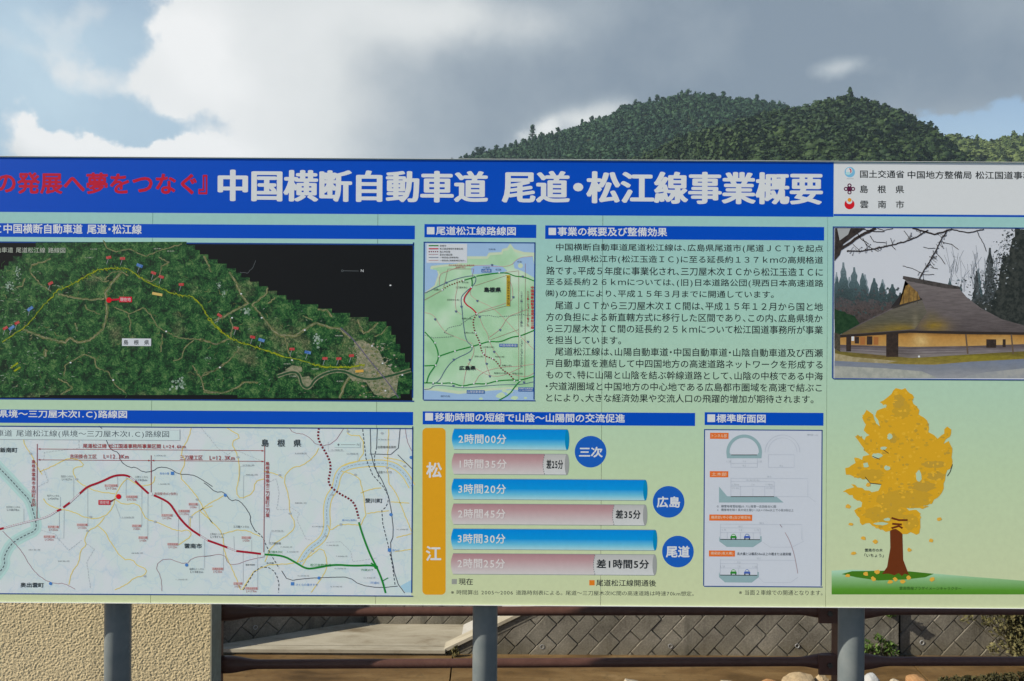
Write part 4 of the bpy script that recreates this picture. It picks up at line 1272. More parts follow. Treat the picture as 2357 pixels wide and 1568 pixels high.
def ink_tones(name, stops, y0, y1, spots=(), streak=None, scale=120.0, amp=0.35):
    """photographic print: tones running between two heights of the picture, soft patches of other colour, fine grain"""
    m, g, b = bsdf(name, 0.45, 0.12)
    P = pos(g)
    sep = g.n('ShaderNodeSeparateXYZ')
    g.t.links.new(P, sep.inputs[0])
    zz0, zz1 = [EYE - U(*HH0(900, y))[1] * S for y in (y0, y1)]
    coarse = g.noise(P, 16.0, 5.0, 0.6)
    t = g.m('DIVIDE', g.m('SUBTRACT', sep.outputs[2], zz0), zz1 - zz0)
    t = g.m('ADD', t, g.m('MULTIPLY', g.m('SUBTRACT', coarse, 0.5), 0.5), clamp=True)
    c = g.ramp(t, [(a, tuple(min(0.85, v * PRINT) for v in lin(q))) for a, q in stops])
    for (x, y, rx, ry, q, w) in spots:
        ux, uz = U(*HH0(x, y))
        kx = S * K / 2.0628
        a = g.m('DIVIDE', g.m('SUBTRACT', sep.outputs[0], ux * S), rx * kx)
        e = g.m('DIVIDE', g.m('SUBTRACT', sep.outputs[2], EYE - uz * S), ry * kx)
        f = g.m('EXPONENT', g.m('MULTIPLY', g.m('ADD', g.m('MULTIPLY', a, a), g.m('MULTIPLY', e, e)), -1.0))
        f = g.m('MULTIPLY', g.m('MULTIPLY', f, w), g.m('ADD', 0.4, g.m('MULTIPLY', g.noise(P, 60.0, 5.0, 0.7), 1.2)), clamp=True)
        c = g.mix(f, c, tuple(min(0.85, v * PRINT) for v in lin(q)))
    pp = P
    if streak:
        mp = g.n('ShaderNodeMapping')
        g.put(mp.inputs['Vector'], P)
        mp.inputs['Scale'].default_value = (streak[0], 1.0, 1.0)
        mp.inputs['Rotation'].default_value = (0, streak[1], 0)
        pp = mp.outputs[0]
    nz = g.noise(pp, scale, 7.0, 0.72)
    c = g.mix(1.0, c, g.ramp(nz, [(0.32, (1 - amp,) * 3), (0.66, (1 + amp * 0.6,) * 3)]), 'MULTIPLY')
    g.put(b.inputs['Base Color'], c)
    return m


MISTY = [ink_tones('printed_conifers', [(0.0, (112, 128, 138)), (0.35, (74, 94, 100)), (0.7, (56, 70, 74)), (1.0, (58, 56, 56))], 350, 780, scale=150, amp=0.4),
         ink_tones('printed_far_conifers', [(0.0, (140, 152, 162)), (0.5, (104, 122, 132)), (1.0, (80, 92, 98))], 380, 800, scale=120, amp=0.25)]
BROWNF = ink_tones('printed_bare_trees', [(0.0, (74, 76, 80)), (0.5, (76, 68, 68)), (1.0, (60, 56, 56))], 620, 880, scale=140, amp=0.45)
DKTREE = ink((44, 50, 52), scale=70, var2=(74, 80, 84))
DKT2 = ink((34, 40, 40), scale=60, var2=(58, 62, 60))
p = Print(2)
for i, (x, yt, w) in enumerate([(95, 430, 70), (200, 470, 90), (330, 450, 90), (475, 490, 90), (560, 545, 90), (420, 520, 90)]):
    conifer_print(p, x, yt, 800, w, MISTY[1], 2 + 0.1 * i)
for i, (x, yt, w) in enumerate([(150, 350, 105), (240, 390, 110), (310, 440, 110), (405, 480, 120), (470, 520, 110), (555, 530, 120), (100, 470, 90), (620, 600, 100)]):
    conifer_print(p, x, yt, 820, w, MISTY[0], 3 + 0.1 * i)
p.poly(HH, jag(80, 640, 640, 700, 12, 22) + [(640, 900), (80, 920)], BROWNF, 4.9)
p.poly(HH, jag(80, 740, 240, 790, 6, 14) + [(300, 880), (80, 960)], ink((40, 66, 44), scale=50, var2=(26, 50, 34)), 5.0)
for i, (x, yt, w) in enumerate([(1030, 480, 60), (1120, 540, 60), (1265, 400, 70)]):
    conifer_print(p, x, yt, 760, w, MISTY[0], 3.05 + 0.2 * i)
conifer_print(p, 1360, 230, 860, 110, DKTREE, 4)
conifer_print(p, 1250, 420, 800, 70, DKTREE, 4.2)
conifer_print(p, 1460, 330, 880, 90, DKTREE, 4.3)
p.poly(HH, [(1640, 80)] + jag(1560, 80, 1500, 300, 8, 34) + jag(1480, 300, 1400, 620, 9, 40) + [(1300, 720), (1420, 800), (1640, 880), (XE, 900), (XE, 85)], DKT2, 5.1)
p.poly(HH, jag(1240, 700, 1640, 720, 10, 30) + [(XE, 720), (XE, 900), (1500, 900)], DKT2, 5.3)
GAP = ink((150, 158, 166), scale=70, var2=(110, 118, 124))
for k in range(420):
    t = rh.random()
    ex = 1560 - 240 * t
    x, y = ex + rh.gauss(-10, 48), 85 + 640 * t + rh.uniform(-30, 30)
    r = rh.uniform(4, 15)
    a = rh.uniform(0, 3.1)
    m = DKT2 if rh.random() < 0.62 else (DKTREE if rh.random() < 0.5 else GAP)
    p.poly(HH, [(x - r * math.cos(a), y - r * 0.6 * math.sin(a)), (x + 4, y - r * 0.5), (x + r * math.cos(a), y + r * 0.6 * math.sin(a)), (x - 3, y + r * 0.6)], m, 5.5 + k * 0.002)
for k in range(240):
    x, y = rh.uniform(1010, 1420), rh.uniform(330, 720)
    if y < 420 + (1300 - x) * 0.35:
        continue
    r = rh.uniform(3, 11)
    p.poly(HH, [(x - r, y), (x, y - r * 0.7), (x + r, y + 1), (x + 1, y + r * 0.7)], DKTREE if rh.random() < 0.7 else MISTY[1], 6.35 + k * 0.002 if y < 560 else 4.5 + k * 0.0015)
for k in range(60):
    x0, y0 = rh.uniform(1010, 1480), rh.uniform(420, 640)
    p.line(HH, [(x0, y0), (x0 + rh.uniform(-30, 30), y0 - rh.uniform(40, 120)), (x0 + rh.uniform(-60, 60), y0 - rh.uniform(120, 240))], 0.5, ink((96, 102, 110)), 4.35 + k * 0.002)
for k in range(200):
    x, y = rh.uniform(80, 620), rh.uniform(560, 800)
    r = rh.uniform(4, 14)
    p.poly(HH, [(x - r, y), (x, y - r), (x + r, y + 2), (x, y + r)], rh.choice([BROWNF, MISTY[0], ink((58, 74, 76), scale=60)]), 5.02 + k * 0.001 if x > 240 else 4.92 + k * 0.0003)
p.build('printed_forest', hp)
p = Print(6)
THATCH = ink_tones('printed_thatch', [(0.0, (106, 100, 102)), (0.5, (96, 90, 92)), (1.0, (80, 74, 76))], 520, 930, [(900, 875, 110, 52, (132, 110, 42), 0.85), (880, 800, 60, 50, (104, 96, 66), 0.5)], (0.12, 0.35), 170, 0.28)
p.poly(HH, [(660, 500), (720, 495), (1110, 570), (1170, 640), (1290, 730), (1460, 820), (1640, 870), (XE, 905), (XE, 935), (1400, 930), (700, 915), (110, 955), (300, 850), (560, 725), (800, 660), (740, 590)], THATCH, 6)
p.poly(HH, [(660, 500), (690, 530), (540, 725), (610, 700), (800, 660), (770, 620)], ink((44, 42, 44)), 6.4)
p.poly(HH, [(665, 545), (690, 530), (765, 600), (785, 655), (615, 700)], ink((140, 112, 62), scale=60, var2=(110, 86, 50)), 6.8)
for x in (650, 695, 735, 765):
    p.line(HH, [(x, 560 + abs(x - 690) * 0.4), (x - 4, 690)], 1.2, ink((70, 60, 46)), 7)
p.poly(HH, [(645, 462), (665, 465), (1110, 550), (1115, 572), (1000, 565), (680, 505), (640, 485)], ink((52, 50, 50), scale=60, var2=(74, 70, 70)), 7.2)
p.poly(HH, [(800, 660), (840, 760), (740, 900), (500, 920), (120, 950), (320, 850), (560, 735)], ink_tones('printed_thatch_front', [(0.0, (98, 94, 88)), (0.6, (84, 82, 70)), (1.0, (92, 82, 62))], 670, 950, [(620, 900, 170, 40, (124, 106, 46), 0.85), (420, 925, 150, 22, (112, 98, 54), 0.7), (745, 840, 24, 80, (118, 112, 96), 0.6)], (0.15, -0.4), 170, 0.28), 6.6)
MOSS = ink((128, 108, 44), scale=60, var2=(104, 92, 54))
p.poly(HH, [(540, 725), (610, 690), (800, 646), (806, 690), (600, 745)], ink((54, 50, 48)), 6.3)
p.build('printed_roof', hp)
p = Print(7)
OCHRE = ink_tones('printed_ochre_wall', [(0.0, (122, 90, 50)), (0.25, (166, 124, 66)), (1.0, (176, 140, 84))], 935, 1050, [(790, 1000, 60, 50, (196, 170, 116), 0.8), (1450, 1010, 90, 40, (184, 160, 112), 0.5), (300, 1000, 120, 60, (136, 88, 48), 0.5)], None, 60, 0.12)
p.poly(HH, [(125, 960), (700, 920), (1400, 935), (XE, 940), (XE, 1035), (1200, 1045), (700, 1050), (125, 1035)], OCHRE, 7.4)
p.poly(HH, [(125, 950), (700, 912), (1640, 928), (XE, 930), (XE, 950), (1200, 945), (700, 932), (125, 972)], ink((48, 42, 40)), 7.6)
BOARDS = ink_tones('printed_weathered_boards', [(0.0, (84, 76, 80)), (0.4, (116, 110, 114)), (1.0, (124, 118, 116))], 1040, 1130, [(640, 1100, 120, 60, (84, 78, 78), 0.6)], (0.06, 0.0), 220, 0.3)
p.poly(HH, [(125, 1030), (500, 1040), (700, 1048), (1200, 1040), (XE, 1020), (XE, 1075), (1190, 1110), (720, 1140), (400, 1110), (125, 1085)], BOARDS, 7.8)
for k in range(3):
    p.line(HH, [(125, 1042 + 14 * k), (700, 1062 + 22 * k), (1190, 1054 + 18 * k)], 0.8, ink((74, 66, 70)), 8)
DKW = ink((58, 48, 44), scale=50, var2=(44, 38, 36))
for x0, x1, y0, y1 in [(175, 215, 965, 1085), (505, 605, 935, 1130), (245, 280, 965, 1020), (345, 390, 960, 1030), (1330, 1412, 985, 1055), (1465, 1490, 985, 1050)]:
    p.rect(HH, x0, y0, x1, y1, DKW, 8.2)
for x0, x1 in ((290, 330), (400, 440)):
    p.rect(HH, x0, 965, x1, 1030, ink((150, 98, 56)), 8.3)
p.rect(HH, 218, 962, 240, 998, WHITE, 8.4)
for x in (1165, 1540):
    p.line(HH, [(x - 4, 945), (x + 12, 1105)], 3.5, ink((92, 78, 66)), 8.6)
p.poly(HH, [(77, 930), (130, 945), (130, 1092), (77, 1060)], ink((58, 56, 50), scale=60, var2=(84, 78, 66)), 7.1)
p.disc(HH, 775, 1127, 9, WHITE, 8.8, n=12)
p.build('printed_wall', hp)
p = Print(6)
p.poly(HH, [(80, 1020), (140, 1085), (400, 1110), (720, 1140), (1190, 1108), (XE, 1060), (XE, 1160), (1000, 1200), (650, 1190), (80, 1165)], ink_tones('printed_verge', [(0.0, (84, 76, 54)), (0.4, (104, 96, 46)), (1.0, (134, 120, 62))], 1060, 1190, [(1300, 1140, 320, 30, (132, 124, 40), 0.7), (450, 1120, 160, 30, (96, 76, 56), 0.6)], (0.3, 0.0), 120, 0.3), 7.0)
p.poly(HH, [(80, 1100), (230, 1130), (600, 1165), (500, 1185), (80, 1162)], ink((156, 146, 118), scale=40, var2=(134, 124, 92)), 7.2)
p.poly(HH, [(78, 1162), (600, 1190), (900, 1195), (1200, 1170), (XE, 1140), (XE, 1305), (76, 1305)], ink_tones('printed_road', [(0.0, (108, 118, 138)), (0.5, (118, 124, 136)), (1.0, (138, 140, 146))], 1150, 1300, (), (0.3, 0.0), 90, 0.12), 7.4)
p.poly(HH, [(77, 1205), (500, 1225), (800, 1250), (930, 1305), (76, 1305)], ink((160, 162, 156), scale=30, var2=(142, 146, 142)), 7.7)
p.poly(HH, [(1120, 1305), (1300, 1260), (1640, 1225), (XE, 1225), (XE, 1305)], ink((136, 140, 146), scale=30, var2=(150, 152, 152)), 7.7)
p.build('printed_ground', hp)
p = Print(10)
TWIG = ink((50, 44, 44), 0.1)
p.poly(HH, [(82, 68), (330, 68), (150, 200), (120, 290), (78, 340)], ink((40, 36, 36), scale=60, var2=(58, 52, 50)), 10)
p.poly(HH, [(100, 70), (210, 70), (190, 120), (120, 170)], ink((150, 154, 158)), 10.3)
for w, pts in [(9, [(130, 240), (200, 195), (260, 150), (330, 110), (420, 68)]), (4, [(180, 255), (300, 258), (400, 240), (540, 210), (660, 180), (760, 140), (850, 85)]), (5, [(720, 68), (800, 90), (900, 120), (960, 105), (1050, 75)]),
               (3.5, [(1050, 80), (1120, 95), (1190, 105), (1310, 78)]), (3.5, [(1010, 85), (960, 160), (910, 260), (860, 350), (800, 440), (780, 490)]), (2, [(960, 180), (1040, 200), (1100, 245)]), (2, [(910, 270), (960, 320), (990, 365)]), (1.8, [(910, 235), (850, 235), (810, 225)]),
               (1.8, [(640, 380), (720, 400), (800, 440)]), (1.8, [(810, 450), (900, 452)]), (2, [(1255, 95), (1280, 150), (1310, 200), (1330, 260)]), (2, [(310, 150), (340, 210), (440, 260)]), (2, [(370, 130), (400, 180), (500, 190)]), (1.8, [(650, 90), (700, 155)]), (3, [(300, 75), (400, 95), (490, 95)]), (2, [(430, 70), (480, 85), (560, 72)]),
               (1.6, [(870, 390), (930, 405)]), (1.6, [(230, 200), (290, 260)]), (1.6, [(540, 150), (560, 205)]), (1.6, [(780, 430), (765, 460)]), (2.4, [(250, 90), (300, 160), (360, 200)])]:
    p.line(HH, pts, w * 0.72, TWIG, 10.6, wob=0.7)
for k in range(90):
    x, y = rh.choice([(rh.uniform(200, 850), None), (rh.uniform(790, 1010), 1)])
    y = (262 - (x - 200) * 0.16 - max(0, x - 600) * 0.28) if y is None else 480 - (x - 790) * 1.85
    dx, dy = rh.uniform(-40, 40), rh.uniform(-45, 45)
    p.line(HH, [(x, y), (x + dx * 0.6, y + dy * 0.7), (x + dx, y + dy)], 0.8, TWIG, 10.8 + k * 0.002)
    if k % 2:
        p.disc(HH, x + dx, y + dy, 4.5, TWIG, 11.2 + k * 0.002, n=7)
p.build('printed_branch', hp)
p = Print(1)
p.text(HH, '菅谷高殿', 1246, 1366, 1344, 1368, DARK, bold=0.03)
p.text(HH, '(国指定重要有形民俗文化財)', 1380, 1860, 1347, 1371, GREY)
p.build('caption_lettering', board)

# --- printed ginkgo tree on grass
z_top, z_bot = EYE - U(1920, 1315)[1] * S, EYE - U(1920, 1378)[1] * S
p = Print(1)
GR = ink_gradient('printed_grass', [(0.0, (62, 120, 24)), (0.35, (84, 140, 48)), (0.75, (132, 176, 128)), (1.0, (160, 200, 176))], z_bot, z_top)
p.poly(GG, [(62, 1335), (200, 1328), (450, 1338), (700, 1350), (1000, 1375), (1330, 1400), (1790, 1440), (1790, 1497), (62, 1497)], GR, 1)
p.poly(GG, [(130, 1358), (200, 1338), (420, 1335), (600, 1340), (760, 1356), (700, 1380), (560, 1395), (380, 1402), (230, 1380)], ink((62, 112, 28)), 2)
tp = p.build('tree_picture', board)
p = Print(3)
BARK = ink((98, 47, 22), 0.12, 90)
p.poly(GG, [(470, 970), (520, 965), (545, 1080), (550, 1260), (590, 1365), (560, 1355), (540, 1372), (520, 1352), (490, 1366), (450, 1355), (405, 1358), (440, 1310), (462, 1180), (460, 1070)], BARK, 3)
p.build('printed_trunk', tp)
p = Print(4)
gold, gold2, gold3 = ink((200, 154, 36), 0.04), ink((184, 146, 44), 0.05), ink((176, 142, 52), 0.05)
outline = [(500, 90), (540, 100), (565, 90), (625, 155), (610, 170), (660, 240), (655, 270), (690, 290), (720, 330), (722, 390), (760, 410), (785, 435), (830, 400), (830, 370), (850, 352), (878, 372), (870, 420), (840, 440), (825, 470), (860, 450), (885, 500), (880, 560), (885, 610), (870, 640),
           (850, 650), (840, 680), (835, 720), (815, 800), (760, 850), (745, 880), (690, 870), (670, 885), (720, 898), (680, 915), (570, 905), (590, 925), (640, 920), (668, 945), (660, 1080), (640, 1090), (600, 1072), (545, 1085), (500, 1050), (430, 1070), (370, 1040), (320, 1010), (270, 1025),
           (235, 960), (215, 925), (265, 900), (270, 870), (210, 840), (205, 820), (138, 797), (215, 765), (195, 745), (270, 770), (335, 800), (380, 790), (400, 748), (330, 740), (290, 695), (240, 705), (160, 680), (155, 635), (180, 630), (225, 600), (215, 565), (270, 580), (275, 555), (320, 545),
           (290, 520), (245, 450), (220, 418), (260, 420), (285, 445), (320, 410), (280, 378), (295, 340), (270, 290), (300, 238), (345, 270), (365, 330), (390, 350), (380, 310), (358, 280), (370, 245), (420, 225), (390, 185), (440, 155), (470, 130)]
rg = random.Random(3)
fine_o = []
for i, a in enumerate(outline):
    b = outline[(i + 1) % len(outline)]
    n = max(1, int(math.hypot(b[0] - a[0], b[1] - a[1]) / 22))
    for k in range(n):
        q = (a[0] + (b[0] - a[0]) * k / n, a[1] + (b[1] - a[1]) * k / n)
        fine_o.append((q[0] + (rg.uniform(-7, 7) if k else 0), q[1] + (rg.uniform(-7, 7) if k else 0)))
p.poly(GG, fine_o, gold, 4)


def blob(cx, cy, rx, ry, m, layer, n=26, j=0.22):
    p.poly(GG, [(cx + rx * rg.uniform(1 - j, 1 + j) * math.cos(2 * math.pi * i / n), cy + ry * rg.uniform(1 - j, 1 + j) * math.sin(2 * math.pi * i / n)) for i in range(n)], m, layer)


blob(540, 240, 60, 60, gold2, 5)
blob(480, 430, 26, 34, gold3, 5)
blob(560, 850, 200, 62, gold2, 5)
blob(330, 680, 90, 40, gold2, 5)
blob(420, 950, 150, 50, gold2, 5.3)
blob(690, 760, 80, 34, gold3, 5.5)
blob(760, 610, 80, 24, gold3, 5)
blob(770, 690, 60, 28, gold3, 5.2)
blob(600, 1000, 50, 60, gold2, 5.5)
blob(520, 180, 40, 50, gold3, 5.6)
gold4 = ink((208, 164, 48), 0.05)
kk = 0
for k in range(420):
    x, y = rg.uniform(210, 880), rg.uniform(110, 1040)
    # keep to the inside of the crown
    inside, n_ = False, len(outline)
    for i in range(n_):
        (xa_, ya_), (xb_, yb_) = outline[i], outline[i - 1]
        if (ya_ > y) != (yb_ > y) and x < (xb_ - xa_) * (y - ya_) / (yb_ - ya_) + xa_:
            inside = not inside
    if inside:
        kk += 1
        blob(x, y, rg.uniform(5, 15), rg.uniform(4, 11), rg.choice([gold2, gold3, gold4, gold4]), 5.7 + kk * 0.0006, 7, 0.35)
BGK = ink((166, 190, 164), 0.03)
for x, y, rx, ry in [(458, 420, 16, 22), (655, 690, 18, 40), (440, 635, 18, 16), (295, 615, 20, 20), (370, 550, 34, 18), (418, 500, 20, 12), (425, 212, 12, 12), (440, 985, 24, 10), (400, 1015, 50, 10)]:
    blob(x, y, rx, ry, BGK, 6, 14, 0.25)
for pts in [[(290, 695), (325, 738), (400, 746)], [(340, 555), (390, 575)], [(415, 510), (450, 535)], [(885, 610), (870, 660), (850, 690)]]:
    p.line(GG, pts, 1.6, DKW, 7)
for pts in [[(470, 975), (520, 990), (580, 990)], [(475, 1015), (540, 1020)], [(470, 1045), (520, 1030), (545, 1045)]]:
    p.line(GG, pts, 4.5, BARK, 7)
for x, y in [(175, 898), (195, 1018), (280, 1113), (360, 1138), (212, 1218), (795, 985), (740, 1130), (590, 1195), (312, 748), (172, 1368), (297, 1355), (372, 1342), (347, 1390), (460, 1412), (498, 1394), (545, 1410), (586, 1384), (747, 1393)]:
    blob(x, y, 17, 14, ink((206, 160, 60)), 6, 7, 0.35)
p.build('printed_crown', tp)
p = Print(4)
p.text(GG, '雲南市の木', 288, 410, 1183, 1206, DARK, bold=0.01)
p.text(GG, '「いちょう」', 286, 416, 1218, 1243, DARK, bold=0.01)
p.text(GG, '雲南情報プラザイメージキャラクター', 524, 946, 1443, 1466, ink((38, 74, 26)))
p.build('lettering', tp)
bpy.data.objects.remove(_fo)

# ------------------------------------------------------------------ ground and stream channel
FLOOR_Z = EYE - 5.4
gm, g_, b_ = bsdf('old_asphalt', 0.9, 0.2)
P_ = pos(g_)
g_.put(b_.inputs['Base Color'], g_.ramp(g_.noise(P_, 3.0, 8.0, 0.7), [(0.3, (0.05, 0.05, 0.05)), (0.7, (0.085, 0.083, 0.08))]))
gf, g_, b_ = bsdf('meadow_ground', 0.95, 0.1)
g_.put(b_.inputs['Base Color'], g_.ramp(g_.noise(pos(g_), 0.2, 8.0, 0.7), [(0.3, (0.05, 0.075, 0.03)), (0.7, (0.10, 0.12, 0.05))]))
link('ground', [(-900, -900, 0), (900, -900, 0), (900, 4.46, 0), (-900, 4.46, 0)], [(0, 1, 2, 3)], gm)['kind'] = 'structure'
link('terrain', [(-1500, 17.2, -0.4), (1500, 17.2, -0.4), (3000, 4000, -0.4), (-3000, 4000, -0.4)], [(0, 1, 2, 3)], gf)['kind'] = 'structure'

fm, g_, b_ = bsdf('wet_brown_streambed', 0.5, 0.3)
P_ = pos(g_)
mp = g_.n('ShaderNodeMapping')
g_.put(mp.inputs['Vector'], P_)
mp.inputs['Scale'].default_value = (0.35, 1.2, 1.0)
a_ = g_.noise(mp.outputs[0], 2.2, 9.0, 0.62, 0.4)
c_ = g_.noise(P_, 9.0, 7.0, 0.7)
cc_ = g_.ramp(a_, [(0.30, (0.075, 0.045, 0.018)), (0.48, (0.155, 0.093, 0.038)), (0.62, (0.22, 0.142, 0.062)), (0.74, (0.29, 0.20, 0.105))])
cc_ = g_.mix(g_.m('MULTIPLY', g_.sstep(0.5, 0.72, c_), 0.5), cc_, (0.06, 0.042, 0.022))
g_.put(b_.inputs['Base Color'], cc_)
bp = g_.n('ShaderNodeBump')
bp.inputs['Strength'].default_value = 0.35
bp.inputs['Distance'].default_value = 0.02
g_.put(bp.inputs['Height'], c_)
g_.put(b_.inputs['Normal'], bp.outputs[0])
# streambed of cast slabs: narrow open joints run across the channel
s_ = Solid()


def floor_x(px, y):
    return (px - 1178.5) * y / F


joints = [-60.0] + [None, None] + [60.0]
jl = [((-30, -30)), (floor_x(515, 13.6) - 3.5, floor_x(515, 12.4) - 3.9), (floor_x(1047, 13.7), floor_x(1040, 12.6)), (floor_x(2094, 13.6), floor_x(2146, 12.65)), (14.5, 15.6), (40, 40)]


def jx(j, y):
    (a, b) = j
    return a + (b - a) * (13.65 - y) / 1.05


for j0, j1 in zip(jl, jl[1:]):
    g0, g1 = 0.012, -0.012
    ya, yb = 13.76, 4.63
    s_.hexa([(jx(j0, yb) + g0, yb, FLOOR_Z - 0.3), (jx(j1, yb) + g1, yb, FLOOR_Z - 0.3), (jx(j1, ya) + g1, ya, FLOOR_Z - 0.3), (jx(j0, ya) + g0, ya, FLOOR_Z - 0.3),
             (jx(j0, yb) + g0, yb, FLOOR_Z), (jx(j1, yb) + g1, yb, FLOOR_Z), (jx(j1, ya) + g1, ya, FLOOR_Z), (jx(j0, ya) + g0, ya, FLOOR_Z)])
s_.link('streambed', fm)['kind'] = 'structure'

cw, g_, b_ = bsdf('old_concrete', 0.9, 0.2)
P_ = pos(g_)
cc_ = g_.ramp(g_.noise(P_, 2.5, 9.0, 0.7), [(0.3, (0.17, 0.165, 0.14)), (0.7, (0.31, 0.295, 0.25))])
g_.put(b_.inputs['Base Color'], cc_)
s_ = Solid()
s_.box(-60, 60, 4.46, 4.62, FLOOR_Z - 0.3, 0.004)
tag(s_.link('bank_wall', cw), 'concrete bank edge below the brown pipe railing', 'wall')

# ------------------------------------------------------------------ retaining wall of diagonal blocks
bm_m, g_, b_ = bsdf('weathered_concrete_block', 0.92, 0.15)
P_ = pos(g_)
a_ = g_.noise(P_, 1.3, 5.0, 0.6)
c_ = g_.noise(P_, 34.0, 8.0, 0.82)
k_ = g_.m('ADD', g_.m('MULTIPLY', a_, 0.45), g_.m('MULTIPLY', c_, 0.55))
cc_ = g_.ramp(k_, [(0.36, (0.105, 0.096, 0.080)), (0.46, (0.20, 0.188, 0.162)), (0.54, (0.27, 0.255, 0.222)), (0.64, (0.40, 0.38, 0.33))])
sep = g_.n('ShaderNodeSeparateXYZ')
g_.put(sep.inputs[0], P_)
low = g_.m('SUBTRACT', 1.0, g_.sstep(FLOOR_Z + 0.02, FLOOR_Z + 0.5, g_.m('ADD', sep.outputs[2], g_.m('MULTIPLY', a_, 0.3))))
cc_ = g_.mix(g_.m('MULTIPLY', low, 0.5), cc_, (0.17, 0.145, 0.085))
at_ = g_.n('ShaderNodeAttribute', attribute_name='tint')
cc_ = g_.mix(1.0, cc_, g_.ramp(at_.outputs['Fac'], [(0.0, (0.80, 0.79, 0.76)), (1.0, (0.98, 0.96, 0.93))]), 'MULTIPLY')
st_ = g_.n('ShaderNodeMapping')
g_.put(st_.inputs['Vector'], P_)
st_.inputs['Scale'].default_value = (5.0, 5.0, 0.5)
sn_ = g_.noise(st_.outputs[0], 1.0, 6.0, 0.65)
cc_ = g_.mix(g_.m('MULTIPLY', g_.sstep(0.52, 0.70, sn_), 0.55), cc_, (0.075, 0.072, 0.060))
g_.put(b_.inputs['Base Color'], cc_)
bp = g_.n('ShaderNodeBump')
bp.inputs['Strength'].default_value = 0.9
bp.inputs['Distance'].default_value = 0.02
g_.put(bp.inputs['Height'], c_)
g_.put(b_.inputs['Normal'], bp.outputs[0])
joint_m, g_, b_ = bsdf('dark_joint', 0.95, 0.1)
b_.inputs['Base Color'].default_value = (0.055, 0.05, 0.042, 1)


def block_face(name, parent, origin, ux, width, z0, z1, clip=None, seed=0, bw=0.52, bh=0.25, phase=0.0):
    """wall face made of blocks laid on the diagonal; ux = horizontal unit vector along the face"""
    ux = Vector(ux)
    nrm = Vector((ux.y, -ux.x, 0))          # towards the stream
    bm = bmesh.new()
    rnd = random.Random(seed)
    ca, sa = math.cos(R(47)), math.sin(R(47))
    H = z1 - z0
    span = width + H
    nr = int(span / bh) + 4
    lay = bm.verts.layers.float.new('tint')
    gap, ch = 0.006, 0.010
    for r in range(-nr, nr):
        off = phase + (0.5 * bw if r % 2 else 0.0)
        for c in range(-nr, nr):
            u0, v0 = c * bw + off, r * bh
            cu, cv = u0 + bw / 2, v0 + bh / 2
            x = cu * ca - cv * sa
            z = cu * sa + cv * ca
            if not (-0.5 < x < width + 0.5 and -0.5 < z < H + 0.5):
                continue
            d = rnd.uniform(-0.005, 0.006)
            tone = rnd.random()
            vs = []
            for (m_, dep) in ((gap / 2, 0.0), (gap / 2, 0.05 + d), (gap / 2 + ch, 0.068 + d)):
                for (a, b) in ((u0 + m_, v0 + m_), (u0 + bw - m_, v0 + m_), (u0 + bw - m_, v0 + bh - m_), (u0 + m_, v0 + bh - m_)):
                    vs.append(bm.verts.new((a * ca - b * sa, dep + rnd.uniform(-0.003, 0.003), a * sa + b * ca)))
            for v_ in vs:
                v_[lay] = tone
            for k in (0, 4):
                for i in range(4):
                    j = (i + 1) % 4
                    bm.faces.new((vs[k + i], vs[k + j], vs[k + 4 + j], vs[k + 4 + i]))
            bm.faces.new(vs[8:12])
    for co, no in (((0, 0, 0), (-1, 0, 0)), ((width, 0, 0), (1, 0, 0)), ((0, 0, 0), (0, 0, -1)), ((0, 0, H), (0, 0, 1))) + tuple(clip or ()):
        bmesh.ops.bisect_plane(bm, geom=bm.verts[:] + bm.edges[:] + bm.faces[:], plane_co=co, plane_no=no, clear_outer=True)
    o3 = Vector(origin)
    V = [o3 + ux * v.co.x + nrm * v.co.y + Vector((0, 0, z0 + v.co.z)) for v in bm.verts]
    bm.verts.index_update()
    tones = [v[lay] for v in bm.verts]
    Fc = [tuple(v.index for v in f.verts) for f in bm.faces]
    bm.free()
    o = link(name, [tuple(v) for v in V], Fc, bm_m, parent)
    o.data.attributes.new('tint', 'FLOAT', 'POINT').data.foreach_set('value', tones)
    return o


def weep(parent, x, y, z, ux=(1, 0, 0)):
    ux = Vector(ux)
    nrm = Vector((ux.y, -ux.x, 0))
    c = Vector((x, y, z))
    V, Fc = [], []
    n = 18
    for rad, dep in ((0.030, -0.10), (0.030, 0.012), (0.038, 0.012), (0.038, -0.04)):
        for i in range(n):
            a = 2 * math.pi * i / n
            V.append(tuple(c + ux * rad * math.cos(a) + nrm * dep + Vector((0, 0, rad * math.sin(a)))))
    for k in range(3):
        for i in range(n):
            j = (i + 1) % n
            Fc.append((k * n + i, k * n + j, (k + 1) * n + j, (k + 1) * n + i))
    Fc.append(tuple(range(n)))
    return link('drain_pipe', V, Fc, [pipe_m, joint_m], parent, [0] * (3 * n) + [1])


pipe_m, g_, b_ = bsdf('pale_plastic_pipe', 0.5, 0.4)
b_.inputs['Base Color'].default_value = (0.36, 0.37, 0.38, 1)
YW = 13.70
X0 = floor_x(1035, YW)                       # left end of the near face, cut by the sloping ramp
RS = math.tan(R(26))
TOPW = -0.35
JX = floor_x(2075, YW)
wall = thing('retaining_wall', (2.0, YW, FLOOR_Z), 'grey diagonal block retaining wall with drain pipes beyond the brown stream', 'retaining wall')
off = 0.02
block_face('block_face', wall, (X0, YW + 0.068, 0), (1, 0, 0), JX - X0 - 0.02, FLOOR_Z - 0.02, TOPW, [((0.10, 0, 0), (-math.sin(R(26)), 0, math.cos(R(26))))], 3, phase=0.12)
s_ = Solid()
